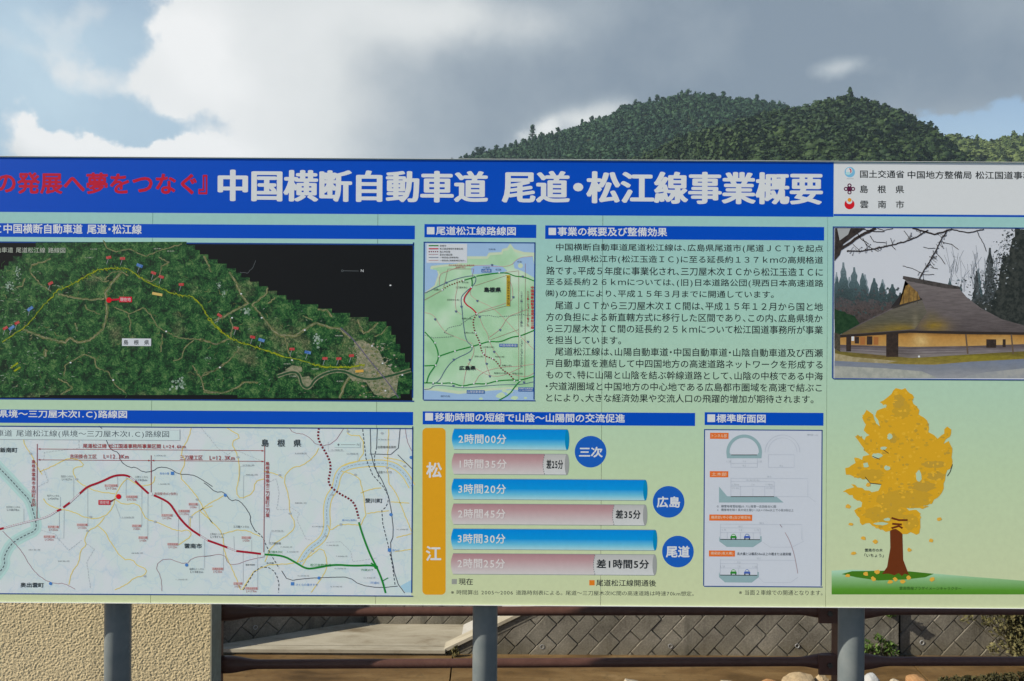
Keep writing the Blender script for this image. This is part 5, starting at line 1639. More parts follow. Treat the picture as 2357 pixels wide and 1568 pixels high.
# mortar body behind the blocks, cut to the slope of the ramp
zc = lambda x: FLOOR_Z + (x - X0) * RS - 0.16
zx = X0 + (TOPW - FLOOR_Z) / RS
s_.hexa([(X0 + 0.3, YW + 0.075, FLOOR_Z - 0.3), (JX - 0.02, YW + 0.075, FLOOR_Z - 0.3), (JX - 0.02, YW + 0.30, FLOOR_Z - 0.3), (X0 + 0.3, YW + 0.30, FLOOR_Z - 0.3),
         (X0 + 0.3, YW + 0.075, zc(X0 + 0.3)), (JX - 0.02, YW + 0.075, zc(JX)), (JX - 0.02, YW + 0.30, zc(JX)), (X0 + 0.3, YW + 0.30, zc(X0 + 0.3))])
s_.link('mortar_core', joint_m, wall)
for px, pv in ((1252, 1488.5), (1547, 1487), (1839, 1486.5)):
    weep(wall, floor_x(px, YW), YW, EYE - (U(px, pv)[1]) * YW / F)
# second length of wall, to the right of the open joint, set slightly back
YW2 = 13.78
wall2 = thing('retaining_wall', (8.5, YW2, FLOOR_Z), 'grey diagonal block retaining wall behind the dry shrub beyond the open joint', 'retaining wall')
block_face('block_face', wall2, (JX + 0.05, YW2 + 0.068, 0), (1, 0, 0), 7.5, FLOOR_Z - 0.02, TOPW, None, 5, phase=0.05)
s_ = Solid()
s_.box(JX - 0.015, JX + 7.6, YW2 + 0.075, YW2 + 0.4, FLOOR_Z - 0.3, TOPW + 0.05)
s_.link('mortar_core', joint_m, wall2)
weep(wall2, floor_x(2126, YW2), YW2, EYE - U(2126, 1479)[1] * YW2 / F)
# recessed platform: oblique wing on the left, back wall, slab and ramp
PZ = FLOOR_Z + 0.10
xa, ya = floor_x(508, 13.62), 13.66
xb, yb = floor_x(840, 14.85), 14.85
dv = Vector((xb - xa, yb - ya, 0))
L = dv.length
dv.normalize()
wall3 = thing('retaining_wall', ((xa + xb) / 2, (ya + yb) / 2, PZ), 'dark shaded oblique block wall running in beside the pale concrete platform', 'retaining wall')
st = Vector((xa, ya, 0)) - dv * 5.0 + Vector((-dv.y, dv.x, 0)) * 0.16
OBT = PZ + 1.12
block_face('block_face', wall3, tuple(st + Vector((-dv.y, dv.x, 0)) * 0.068), tuple(dv), L + 5.2, PZ - 0.25, OBT, None, 8, bw=0.62, bh=0.30)
s_ = Solid()
nb = Vector((-dv.y, dv.x, 0))
q0, q1 = st + nb * 0.075, Vector((xb, yb, 0)) + nb * 0.235 + dv * 0.2
q2, q3 = q1 + nb * 0.3, q0 + nb * 0.3
s_.hexa([(q.x, q.y, zz) for zz in (PZ - 0.3, OBT + 0.03) for q in (q0, q1, q2, q3)])
s_.link('mortar_core', joint_m, wall3)
nf = Vector((dv.y, -dv.x, 0))
wp = Vector((xa, ya, 0)) + dv * 0.62 + nb * 0.16
link('terrace', [(-60, 5.2, OBT - 0.6), (st.x + 0.2, st.y + 0.4, OBT - 0.03), (q1.x, q1.y + 0.3, OBT - 0.03), (q1.x, 17.2, OBT - 0.02), (q1.x, 17.25, -0.4), (-60, 17.25, -0.4), (-60, 17.2, OBT - 0.02)], [(0, 1, 2, 3, 6), (6, 3, 4, 5)], gf)['kind'] = 'structure'
weep(wall3, wp.x, wp.y, EYE - U(562, 1444)[1] * wp.y / F, tuple(dv))
wall4 = thing('retaining_wall', (0.5, yb, PZ), 'lit back wall of diagonal blocks between platform and oblique wall', 'retaining wall')
block_face('block_face', wall4, (xb + 0.07, yb + 0.068, 0), (1, 0, 0), 9.0, PZ - 0.05, TOPW, None, 9, phase=0.2)
s_ = Solid()
s_.box(xb, xb + 9.2, yb + 0.075, yb + 0.4, PZ - 0.3, TOPW + 0.05)
s_.link('mortar_core', joint_m, wall4)

pm_, g_, b_ = bsdf('pale_concrete_slab', 0.85, 0.2)
P_ = pos(g_)
mp = g_.n('ShaderNodeMapping')
g_.put(mp.inputs['Vector'], P_)
mp.inputs['Scale'].default_value = (0.6, 2.0, 1.0)
a_ = g_.noise(mp.outputs[0], 1.5, 8.0, 0.65, 0.5)
c_ = g_.noise(P_, 18.0, 6.0, 0.7)
cc_ = g_.ramp(a_, [(0.30, (0.21, 0.17, 0.115)), (0.42, (0.34, 0.305, 0.235)), (0.58, (0.42, 0.385, 0.305)), (0.72, (0.47, 0.435, 0.365))])
cc_ = g_.mix(g_.m('MULTIPLY', g_.sstep(0.55, 0.75, c_), 0.35), cc_, (0.22, 0.17, 0.11))
g_.put(b_.inputs['Base Color'], cc_)
xr = X0 - 0.02
slab = thing('concrete_platform', ((xa + xr) / 2, 14.2, FLOOR_Z), 'pale beige concrete platform slab at the foot of the far walls', 'platform')
s_ = Solid()
s_.hexa([(xa - 4.5, 13.80, FLOOR_Z), (xr, 13.80, FLOOR_Z), (xr + 1.5, yb + 0.06, FLOOR_Z), (xa - 4.5, yb + 0.06, FLOOR_Z),
         (xa - 4.5, 13.80, PZ), (xr, 13.80, PZ), (xr + 1.5, yb + 0.06, PZ), (xa - 4.5, yb + 0.06, PZ)])
s_.link('slab', pm_, slab)
s_ = Solid()
s_.box(xa - 4.5, xr - 0.02, 13.60, 13.775, FLOOR_Z + 0.045, PZ)
s_.link('kerb', pm_, slab)
s_ = Solid()
k = xa - 4.5
while k < xr - 0.4:
    s_.box(k, k + 0.585, 13.625, 13.77, FLOOR_Z + 0.001, FLOOR_Z + 0.043)
    k += 0.60
s_.link('footing_block', bm_m, slab)
rampm, g_, b_ = bsdf('grey_white_concrete', 0.85, 0.2)
P_ = pos(g_)
g_.put(b_.inputs['Base Color'], g_.ramp(g_.noise(P_, 4.0, 8.0, 0.7), [(0.3, (0.36, 0.35, 0.33)), (0.7, (0.50, 0.49, 0.47))]))
ramp = thing('concrete_ramp', (X0 + 1.0, 14.3, FLOOR_Z), 'grey concrete ramp with a white sloping edge rising behind the middle post', 'ramp')


def incline(xs0, xs1, y0, y1, lift, thick, mat, name):
    s = Solid()
    za, zb_ = FLOOR_Z + lift, FLOOR_Z + lift + (xs1 - xs0) * RS
    s.hexa([(xs0, y0, za - thick), (xs1, y0, zb_ - thick), (xs1, y1, zb_ - thick), (xs0, y1, za - thick), (xs0, y0, za), (xs1, y0, zb_), (xs1, y1, zb_), (xs0, y1, za)])
    return s.link(name, mat, ramp)


incline(X0 + 0.12, X0 + 6.0, 13.98, yb - 0.01, 0.06, 0.2, rampm, 'ramp_slab')
incline(X0 - 0.06, X0 + 6.0, 13.655, 13.97, 0.10, 0.06, pm_, 'coping')
incline(X0 - 0.02, X0 + 6.0, 13.69, 13.96, 0.037, 0.12, bm_m, 'edge_course')

# ------------------------------------------------------------------ stucco wall on the left
stm, g_, b_ = bsdf('rough_cream_stucco', 0.95, 0.1)
P_ = pos(g_)
a_ = g_.noise(P_, 62.0, 5.0, 0.55, 0.3)
c_ = g_.noise(P_, 2.0, 5.0, 0.6)
cc_ = g_.mix(c_, (0.58, 0.475, 0.30), (0.70, 0.575, 0.37))
st_ = g_.n('ShaderNodeMapping')
g_.put(st_.inputs['Vector'], P_)
st_.inputs['Scale'].default_value = (7.0, 7.0, 0.9)
sn_ = g_.noise(st_.outputs[0], 1.0, 6.0, 0.65)
cc_ = g_.mix(g_.m('MULTIPLY', g_.sstep(0.50, 0.75, sn_), 0.35), cc_, (0.40, 0.335, 0.22))
g_.put(b_.inputs['Base Color'], cc_)
bp = g_.n('ShaderNodeBump')
bp.inputs['Strength'].default_value = 0.5
bp.inputs['Distance'].default_value = 0.004
g_.put(bp.inputs['Height'], g_.noise(P_, 220.0, 4.0, 0.6))
g_.put(b_.inputs['Normal'], bp.outputs[0])
trim_m, g_, b_ = bsdf('smooth_cement_render', 0.9, 0.15)
P_ = pos(g_)
g_.put(b_.inputs['Base Color'], g_.ramp(g_.noise(P_, 30.0, 8.0, 0.7), [(0.3, (0.25, 0.235, 0.185)), (0.7, (0.34, 0.325, 0.26))]))
W_Y0, W_Y1 = 3.90, 4.03
W_X = (491 - 1178.5) * W_Y0 / F
W_TOP = 1.28
sw = thing('stucco_wall', (W_X - 1.5, 3.96, 0.0), 'rough sand coloured stucco wall with a smooth cement end behind the left post', 'wall')
# the trowelled relief is real: a fine grid pushed in and out
gx, gz = np.arange(-2.90, W_X - 0.006, 0.0029), np.arange(0.36, 1.20, 0.0029)
V, Fc = [], []
for zz in gz:
    for xx in gx:
        h1 = mnoise.noise((xx * 125 + zz * 40, zz * 150, 0.3)) * 0.5 + mnoise.noise((xx * 230, zz * 260, 4.1)) * 0.3
        V.append((xx, W_Y0 + 0.0037 - 0.0037 * max(-0.8, min(0.95, h1 * 1.6)), zz))
nx = len(gx)
for j in range(len(gz) - 1):
    for i in range(nx - 1):
        a = j * nx + i
        Fc.append((a, a + 1, a + nx + 1, a + nx))
link('stucco_face', V, Fc, stm, sw, smooth=True)
s_ = Solid()
s_.box(-5.2, -2.90, W_Y0 + 0.002, W_Y1, -0.2, W_TOP)
s_.box(-2.90, W_X - 0.008, W_Y0 + 0.012, W_Y1, -0.2, W_TOP)
s_.box(-2.90, W_X - 0.008, W_Y0 + 0.004, W_Y0 + 0.012, -0.2, 0.36)
s_.box(-2.90, W_X - 0.008, W_Y0 + 0.004, W_Y0 + 0.012, 1.20, W_TOP)
s_.link('wall_body', stm, sw)
s_ = Solid()
s_.box(W_X - 0.007, W_X, W_Y0 + 0.002, W_Y1, -0.2, W_TOP)
s_.link('end_render', trim_m, sw)

# ------------------------------------------------------------------ brown pipe railing
rl, g_, b_ = bsdf('brown_railing_paint', 0.45, 0.35)
P_ = pos(g_)
g_.put(b_.inputs['Base Color'], g_.ramp(g_.noise(P_, 25.0, 6.0, 0.65), [(0.3, (0.085, 0.038, 0.030)), (0.7, (0.120, 0.056, 0.044))]))
bolt_m, g_, b_ = bsdf('dull_bolt', 0.5, 0.5)
b_.inputs['Base Color'].default_value = (0.05, 0.045, 0.04, 1)
rail = thing('pipe_railing', (0.2, 4.2, 0.0), 'brown painted pipe railing with flared rail ends behind the board', 'railing')


def rail_pt(px, pv, y):
    a, b = U(px, pv)
    return Vector((a * y / F, y, EYE - b * y / F))


RR = 0.0237
PXL, PXR = 487, 1942
yu0, yu1, yl0, yl1 = 4.125, 4.225, 4.150, 4.250


def railing_bar(p0, p1):
    Lr = (p1 - p0).length
    k = 0.20 / Lr
    prof = []
    for t in (0.0, 0.2, 0.32, 0.45, 0.58, 0.7, 0.85, 1.0):
        q = max(0.0, (t - 0.2) / 0.8)
        prof.append((t * k, RR + (0.044 - RR) * (1 - (3 * q * q - 2 * q ** 3))))
    prof += [(1 - t, r) for t, r in reversed(prof)]
    s = Solid()
    s.tube(p0, p1, prof, 28)
    return s.link('rail', rl, rail, True)


uL, uR = rail_pt(PXL, 1408.5, yu0), rail_pt(PXR, 1405, yu1)
lL, lR = rail_pt(PXL, 1529.5, yl0), rail_pt(PXR, 1522.5, yl1)
railing_bar(uL + Vector((0.045, 0, 0)), uR - Vector((0.045, 0, 0)))
railing_bar(lL + Vector((0.045, 0, 0)), lR - Vector((0.045, 0, 0)))
uE, lE = rail_pt(3450, 1405, 4.28), rail_pt(3450, 1521, 4.30)
railing_bar(uR + Vector((0.045, 0, 0)), uE)
railing_bar(lR + Vector((0.045, 0, 0)), lE)
for q in (uL, uR, uE):
    s_ = Solid()
    s_.box(q.x - 0.044, q.x + 0.044, q.y - 0.03, q.y + 0.05, -0.1, q.z + 0.10)
    s_.link('railing_post', rl, rail)
for q in (uR, lR):
    s_ = Solid()
    s_.box(q.x - 0.15, q.x - 0.046, q.y - 0.052, q.y - 0.036, q.z - 0.052, q.z + 0.052)
    br = s_.link('bracket', rl, rail)
    s_ = Solid()
    s_.tube((q.x - 0.095, q.y - 0.064, q.z), (q.x - 0.095, q.y - 0.053, q.z), [(0, 0.013), (1, 0.014)], 6)
    s_.link('bolt', bolt_m, br)

# ------------------------------------------------------------------ stones in the stream
def stone_mesh(seed, flat=0.55):
    bm = bmesh.new()
    bmesh.ops.create_icosphere(bm, subdivisions=3, radius=1.0)
    rnd = random.Random(seed)
    o_ = Vector((rnd.uniform(-50, 50), rnd.uniform(-50, 50), rnd.uniform(-50, 50)))
    cuts = [Vector((rnd.gauss(0, 1), rnd.gauss(0, 1), rnd.gauss(0, 1))).normalized() for _ in range(9)]
    for v in bm.verts:
        c = v.co.normalized()
        r = 1.0
        for n_ in cuts:
            d = c.dot(n_)
            if d > 0.62:
                r = min(r, 0.70 / d)
        c = c * (r + 0.06 * mnoise.noise(c * 3 + o_))
        v.co = (c.x, c.y, c.z)
    me = bpy.data.meshes.new('stone')
    bm.to_mesh(me)
    bm.free()
    return me


def stone_mat(c0, c1):
    m, g, b = bsdf('river_stone', 0.85, 0.2)
    g.put(b.inputs['Base Color'], g.ramp(g.noise(pos(g), 9.0, 7.0, 0.7), [(0.3, c0), (0.7, c1)]))
    bp = g.n('ShaderNodeBump')
    bp.inputs['Strength'].default_value = 0.6
    bp.inputs['Distance'].default_value = 0.02
    g.put(bp.inputs['Height'], g.noise(pos(g), 30.0, 5.0, 0.6))
    g.put(b.inputs['Normal'], bp.outputs[0])
    return m


TANS, GREYS, RUST, PALE = stone_mat((0.30, 0.22, 0.13), (0.46, 0.36, 0.23)), stone_mat((0.30, 0.31, 0.32), (0.45, 0.46, 0.47)), stone_mat((0.28, 0.14, 0.06), (0.46, 0.27, 0.13)), stone_mat((0.38, 0.33, 0.25), (0.55, 0.49, 0.38))
for i, (px, pv, w, hgt, m, lab) in enumerate([
    (1451, 1566, 44, 0.14, PALE, 'small pale stone leftmost of the stones on the brown streambed'),
    (1546, 1570, 34, 0.12, PALE, 'tiny pale stone between the two small pale stones on the streambed'),
    (1675, 1569, 44, 0.13, PALE, 'low pale stone left of the rust brown stone in the stream'),
    (1770, 1566, 40, 0.17, RUST, 'rust brown stone beside the big tan stone in the stream'),
    (1845, 1565, 84, 0.24, TANS, 'big tan boulder in the stream just left of the right post'),
    (1893, 1562, 34, 0.22, TANS, 'small tan stone leaning on the big tan boulder by the right post'),
    (2009, 1569, 46, 0.30, GREYS, 'blue grey stone in the stream just right of the right post'),
    (2057, 1571, 36, 0.18, PALE, 'pale stone between the grey stone and the orange brown stone'),
    (2110, 1570, 58, 0.26, RUST, 'orange brown angular stone rightmost of the stones in the stream')]):
    v_ = U(px, pv + 11)[1]
    y = (EYE - FLOOR_Z) * F / v_
    me = stone_mesh(30 + i)
    me.materials.append(m)
    o = bpy.data.objects.new('stone', me)
    COL.objects.link(o)
    hw = w * y / F / 2
    o.location = (U(px, pv)[0] * y / F, y, FLOOR_Z + hgt * 0.10)
    o.scale = (hw * 1.1, hw * 0.9, hgt * 0.60)
    o.rotation_euler = (0, 0, i * 1.1)
    o.rotation_euler.z = 0.25 * math.sin(i * 2.1)
    tag(o, lab, 'stone', 'stones lying in the stream')


# ------------------------------------------------------------------ plants
def leaf_mat(name, c0, c1, scale=3.0):
    m, g, b = bsdf(name, 0.7, 0.2)
    at = g.n('ShaderNodeAttribute', attribute_name='tint')
    nz = g.noise(pos(g), scale, 4.0, 0.6)
    f = g.m('ADD', g.m('MULTIPLY', at.outputs['Fac'], 0.75), g.m('MULTIPLY', nz, 0.25))
    g.put(b.inputs['Base Color'], g.mix(f, c0, c1))
    b.inputs['Transmission Weight'].default_value = 0.0
    return m


def leaf_cloud(rng, n, centre, radius, size, flat=0.0, up=0.3, out=False):
    """n leaf blades (two triangles each) spread round a centre"""
    c = np.array(centre)
    r = np.array(radius)
    d = rng.normal(size=(n, 3))
    d /= np.linalg.norm(d, axis=1)[:, None]
    P = c + d * r * (rng.uniform(0.25, 1.0, (n, 1)) ** 0.5)
    a = rng.normal(size=(n, 3)) + np.array((0, 0, up))
    a /= np.linalg.norm(a, axis=1)[:, None]
    b = rng.normal(size=(n, 3))
    b -= a * (a * b).sum(1)[:, None]
    b /= np.linalg.norm(b, axis=1)[:, None]
    if out:                                  # leaf sprays lie on the outside of their clump
        nn = d + 0.45 * rng.normal(size=(n, 3)) + np.array((0, 0, 0.25))
        nn /= np.linalg.norm(nn, axis=1)[:, None]
        a = rng.normal(size=(n, 3))
        a -= nn * (a * nn).sum(1)[:, None]
        a /= np.linalg.norm(a, axis=1)[:, None]
        b = np.cross(nn, a) * 1.7
    sz = size * rng.uniform(0.6, 1.35, (n, 1))
    V = np.stack([P - a * sz * 0.5, P + b * sz * 0.24, P + a * sz * 0.5, P - b * sz * 0.24], 1).reshape(-1, 3)
    k = np.arange(n)[:, None] * 4
    T = np.concatenate([k + np.array((0, 1, 2)), k + np.array((0, 2, 3))], 0)
    t = np.repeat(rng.uniform(0, 1, n), 4)
    return V, T, t


def merge(parts):
    Vs, Ts, ts, o = [], [], [], 0
    for V, T, t in parts:
        Vs.append(V)
        Ts.append(T + o)
        ts.append(t)
        o += len(V)
    return np.concatenate(Vs), np.concatenate(Ts), np.concatenate(ts)


rng = np.random.default_rng(4)
GREENW = leaf_mat('bright_weed_leaf', (0.025, 0.060, 0.012), (0.11, 0.18, 0.035), 8)
DRYL = leaf_mat('dry_shrub_leaf', (0.045, 0.05, 0.018), (0.19, 0.165, 0.075), 5)
STEM, g_, b_ = bsdf('dark_stem', 0.8, 0.1)
b_.inputs['Base Color'].default_value = (0.07, 0.055, 0.03, 1)


def at_wall(px, pv, y):
    a, b = U(px, pv)
    return (a * y / F, y, EYE - b * y / F)


def plant(name, lab, cat, centre_list, mat, size, n, base, group=None, rad=(0.1, 0.08, 0.08), up=0.5):
    t = thing(name, base, lab, cat, group)
    parts = [leaf_cloud(rng, n, (c[0] - base[0], c[1] - base[1], c[2] - base[2]), (rad[0] * c[3], rad[1], rad[2] * c[3]), size, up=up) for c in centre_list]
    V, T, ti = merge(parts)
    tri_mesh('foliage', V, T, mat, ti, (0, 0, 0), t)
    s = Solid()
    for c in centre_list:
        s.tube((base[0] + (c[0] - base[0]) * 0.2, base[1], base[2]), (c[0], c[1], c[2]), [(0, 0.008), (1, 0.003)], 6)
    s.link('stem', STEM, t)
    return t


YQ = 13.55
b0 = at_wall(2005, 1507, YQ)
plant('weed', 'bright green leafy weed low on the wall right of the right post', 'weed', [(*at_wall(x, y, YQ), k) for x, y, k in [(1996, 1484, 1), (2010, 1488, 1.1), (1990, 1496, 1), (2020, 1494, 0.8), (2003, 1500, 1.1), (1984, 1488, 0.8)]], GREENW, 0.075, 30, (b0[0], YQ, FLOOR_Z))
b0 = at_wall(2045, 1507, YQ)
plant('weed', 'taller green weed leaning left against the open wall joint', 'weed', [(*at_wall(x, y, YQ), k) for x, y, k in [(2020, 1467, .7), (2032, 1474, 1), (2042, 1483, 1), (2051, 1490, 1), (2056, 1499, 1.1), (2040, 1500, .9)]], GREENW, 0.075, 30, (b0[0], YQ, FLOOR_Z))
b0 = at_wall(2050, 1412, YQ)
plant('weed', 'small tuft of weed high in the open wall joint', 'weed', [(*at_wall(x, y, YQ + 0.05), k) for x, y, k in [(2052, 1414, .7), (2043, 1410, .6), (2056, 1404, .6)]], GREENW, 0.08, 40, (b0[0], YQ + 0.15, b0[2]))
sp = []
for i in range(46):
    x = 2345 - abs(rng.normal(0, 42))
    y = rng.uniform(1398, 1500)
    sp.append((*at_wall(x + (y - 1400) * 0.25, y, 13.4 + rng.uniform(-0.15, 0.15)), rng.uniform(0.8, 1.5)))
for i in range(60):
    x = 2345 + rng.uniform(0, 130)
    sp.append((*at_wall(x, rng.uniform(1385, 1515), 13.35 + rng.uniform(-0.2, 0.2)), rng.uniform(1.0, 1.8)))
b0 = at_wall(2390, 1515, 13.35)
plant('shrub', 'dry olive shrub growing up the wall at the far right', 'shrub', sp, DRYL, 0.07, 46, (b0[0], 13.35, FLOOR_Z), rad=(0.12, 0.10, 0.12))
sp = []
for i in range(90):
    x = rng.uniform(2165, 2480)
    y = 1570 - max(0, (x - 2180) / 170) * 14 + rng.uniform(-4, 14)
    sp.append((*at_wall(x, y, 12.45 + rng.uniform(-0.2, 0.1)), rng.uniform(0.5, 0.9)))
b0 = at_wall(2330, 1600, 12.4)
plant('shrub', 'low dark bramble on the streambed in the bottom right corner', 'shrub', sp, leaf_mat('dark_bramble_leaf', (0.02, 0.025, 0.012), (0.10, 0.085, 0.035), 5), 0.07, 40, (b0[0], 12.4, FLOOR_Z))
b0 = at_wall(1047, 1512, 13.6)
plant('weed', 'sparse dry grass tuft at the front corner of the platform', 'weed', [(*at_wall(x, y, 13.58), k) for x, y, k in [(1040, 1500, .5), (1048, 1496, .6), (1053, 1502, .5), (1046, 1507, .6)]], DRYL, 0.10, 7, (b0[0], 13.58, FLOOR_Z), up=2.5, rad=(0.05, 0.04, 0.10))

# ------------------------------------------------------------------ wooded hills
def crown_variant(rng, kind):
    """unit crown (height about 1 above its foot): many leaf sprays round a ragged core"""
    parts = []
    if kind == 'pine':
        for z, r in [(0.22, 0.40), (0.42, 0.36), (0.60, 0.28), (0.76, 0.20), (0.90, 0.10)]:
            parts.append(leaf_cloud(rng, 22, (0, 0, z), (r, r, 0.12), 0.20, out=True))
        core = (0.24, 0.24, 0.36, 0.40)
    else:
        for _ in range(9):
            a, rr = rng.uniform(0, 6.28), rng.uniform(0.0, 0.36)
            parts.append(leaf_cloud(rng, 15, (rr * math.cos(a), rr * math.sin(a), rng.uniform(0.35, 0.80)), (0.22, 0.22, 0.18), 0.20, out=True))
        core = (0.36, 0.36, 0.34, 0.46)
    bm = bmesh.new()
    bmesh.ops.create_icosphere(bm, subdivisions=1, radius=1.0)
    V = np.array([v.co[:] for v in bm.verts])
    T = np.array([[v.index for v in f.verts] for f in bm.faces])
    bm.free()
    V = V * rng.uniform(0.75, 1.15, (len(V), 1)) * np.array(core[:3]) + np.array((0, 0, core[3]))
    parts.append((V, T, np.full(len(V), 0.3)))
    return merge(parts)


VAR = {'leaf': [crown_variant(rng, 'leaf') for _ in range(7)], 'pine': [crown_variant(rng, 'pine') for _ in range(5)]}
hill_m, g_, b_ = bsdf('hill_undergrowth', 0.95, 0.1)
g_.put(b_.inputs['Base Color'], g_.ramp(g_.noise(pos(g_), 0.06, 7.0, 0.7), [(0.3, (0.018, 0.028, 0.012)), (0.7, (0.04, 0.055, 0.02))]))
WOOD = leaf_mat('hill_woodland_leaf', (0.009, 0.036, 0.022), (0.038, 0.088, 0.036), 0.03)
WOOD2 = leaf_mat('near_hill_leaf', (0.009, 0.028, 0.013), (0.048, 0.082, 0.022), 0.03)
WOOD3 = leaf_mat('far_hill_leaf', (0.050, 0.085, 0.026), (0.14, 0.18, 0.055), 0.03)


def hill(ridge, Y, front, back, base_l, base_r, seed, amp, slant=0.0):
    """returns height function z(x, y) and its x range; ridge given as spots on the skyline"""
    pts = [((U(px, pv)[0]) * Y / F, EYE - U(px, pv)[1] * Y / F) for px, pv in ridge]
    xs = np.array([base_l * Y / F - 0] + [p_[0] for p_ in pts] + [base_r * Y / F])
    zs = np.array([0.0] + [p_[1] for p_ in pts] + [0.0])

    def z(x, y):
        zr = np.interp(x + slant * np.maximum(Y - y, 0), xs, zs)     # the spur runs down to the south-west
        tf = np.clip((Y - y) / front, 0, 1)
        tb = np.clip((y - Y) / back, 0, 1)
        t = np.where(y <= Y, tf, tb)
        sp = np.array([[mnoise.noise((float(a) * 0.012 + seed, float(b) * 0.006, seed * 2.0)) for a, b in zip(np.ravel(x), np.ravel(y))]]).reshape(np.shape(x))
        prof = (1 - t ** 1.15)
        return zr * prof + amp * sp * np.sin(np.pi * np.clip(t, 0, 1)) * (zr / max(zs))
    return z, xs[0], xs[-1], Y - front, Y + back


def build_hill(name, wood_name, ridge, Y, front, back, bl, br, seed, amp, spacing, csize, mat, pine_share, lbl, ridge_drop, slant):
    ridge = [(a, b + ridge_drop) for a, b in ridge]
    zf, xa_, xb_, ya_, yb_ = hill(ridge, Y, front, back, bl, br, seed, amp, slant)
    xa_ -= slant * front
    nxg, nyg = 90, 44
    X, Yg = np.meshgrid(np.linspace(xa_, xb_, nxg), np.linspace(ya_, yb_, nyg))
    Z = zf(X, Yg) - 0.6
    V = np.stack([X, Yg, Z], -1).reshape(-1, 3)
    Fq = [(j * nxg + i, j * nxg + i + 1, (j + 1) * nxg + i + 1, (j + 1) * nxg + i) for j in range(nyg - 1) for i in range(nxg - 1)]
    link(name, V.tolist(), Fq, hill_m, smooth=True)['kind'] = 'structure'
    r2 = np.random.default_rng(seed)
    xs_, ys_ = np.arange(xa_, xb_, spacing), np.arange(ya_ + front * 0.05, Y + back * 0.25, spacing * 1.05)
    gx_, gy_ = np.meshgrid(xs_, ys_)
    gx_ = (gx_ + r2.uniform(-0.45, 0.45, gx_.shape) * spacing).ravel()
    gy_ = (gy_ + r2.uniform(-0.45, 0.45, gy_.shape) * spacing).ravel()
    gz_ = zf(gx_, gy_)
    keep = gz_ > 4
    gx_, gy_, gz_ = gx_[keep], gy_[keep], gz_[keep]
    Vs, Ts, ts, o = [], [], [], 0
    for x, y, zz in zip(gx_, gy_, gz_):
        patch = mnoise.noise((x * 0.018 + 9, y * 0.018, seed))
        kind = 'pine' if (r2.random() < pine_share or patch > 0.36) else 'leaf'
        vv = VAR[kind]
        v, t, ti = vv[r2.integers(len(vv))]
        a = r2.uniform(0, 6.28)
        ca, sa = math.cos(a), math.sin(a)
        w = csize * (0.62 + 0.95 * r2.random() ** 1.8) * (1.25 if Y < 500 else 1.0)
        hh = w * (r2.uniform(1.05, 1.35) if kind == 'pine' else r2.uniform(0.78, 1.08))
        w2 = w * (1.05 if kind == 'pine' else 1.3)
        P = np.empty_like(v)
        P[:, 0] = x + (v[:, 0] * ca - v[:, 1] * sa) * w2
        P[:, 1] = y + (v[:, 0] * sa + v[:, 1] * ca) * w2
        P[:, 2] = zz - 1.2 + v[:, 2] * hh
        Vs.append(P)
        Ts.append(t + o)
        tone = np.clip(0.42 + 0.50 * mnoise.noise((x * 0.05, y * 0.05, seed + 3)) + 0.55 * mnoise.noise((x * 0.014, y * 0.014, seed + 7)) + r2.normal(0, 0.17) - (0.22 if kind == 'pine' else 0), 0, 1)
        ts.append(np.clip(ti * 0.22 + tone * 0.80, 0, 1))
        o += len(v)
    obj = tri_mesh(wood_name, np.concatenate(Vs), np.concatenate(Ts), mat, np.concatenate(ts))
    tag(obj, lbl, 'wood', None, 'stuff')
    return zf


zA = build_hill('far_hill', 'hillside_wood', [(1040, 374), (1085, 358), (1110, 346), (1160, 340), (1225, 318), (1300, 298), (1345, 282), (1400, 262), (1440, 242), (1500, 226), (1560, 214), (1600, 210), (1650, 216), (1720, 222), (1790, 235), (1850, 247), (1950, 275), (2100, 330), (2250, 400)],
                650, 330, 200, -560, 1500, 2, 16.0, 3.7, 4.7, WOOD, 0.07, 'dark green wooded hill with a long left slope behind the board', 14, 0.20)
zB = build_hill('near_hill', 'hillside_wood', [(1390, 420), (1500, 362), (1570, 330), (1640, 302), (1700, 283), (1750, 268), (1800, 258), (1850, 252), (1900, 238), (1950, 226), (2000, 234), (2060, 257), (2100, 278), (2150, 310), (2185, 345), (2215, 385), (2260, 440), (2320, 520)],
                450, 240, 140, 60, 1420, 5, 10.0, 3.5, 4.6, WOOD2, 0.04, 'nearer wooded knoll right of the long hill above the white logo plate', 18, 0.42)
zC = build_hill('right_hill', 'hillside_wood', [(2000, 330), (2100, 316), (2170, 312), (2230, 320), (2265, 328), (2290, 322), (2357, 320), (2450, 312), (2600, 330)],
                560, 260, 160, 650, 1750, 8, 10.0, 5.0, 5.8, WOOD3, 0.05, 'lighter green sunlit wooded hill at the right edge of the skyline', 12, 0.55)

# trees that stand out on the skyline
bark_m, g_, b_ = bsdf('tree_bark', 0.9, 0.1)
b_.inputs['Base Color'].default_value = (0.06, 0.045, 0.03, 1)


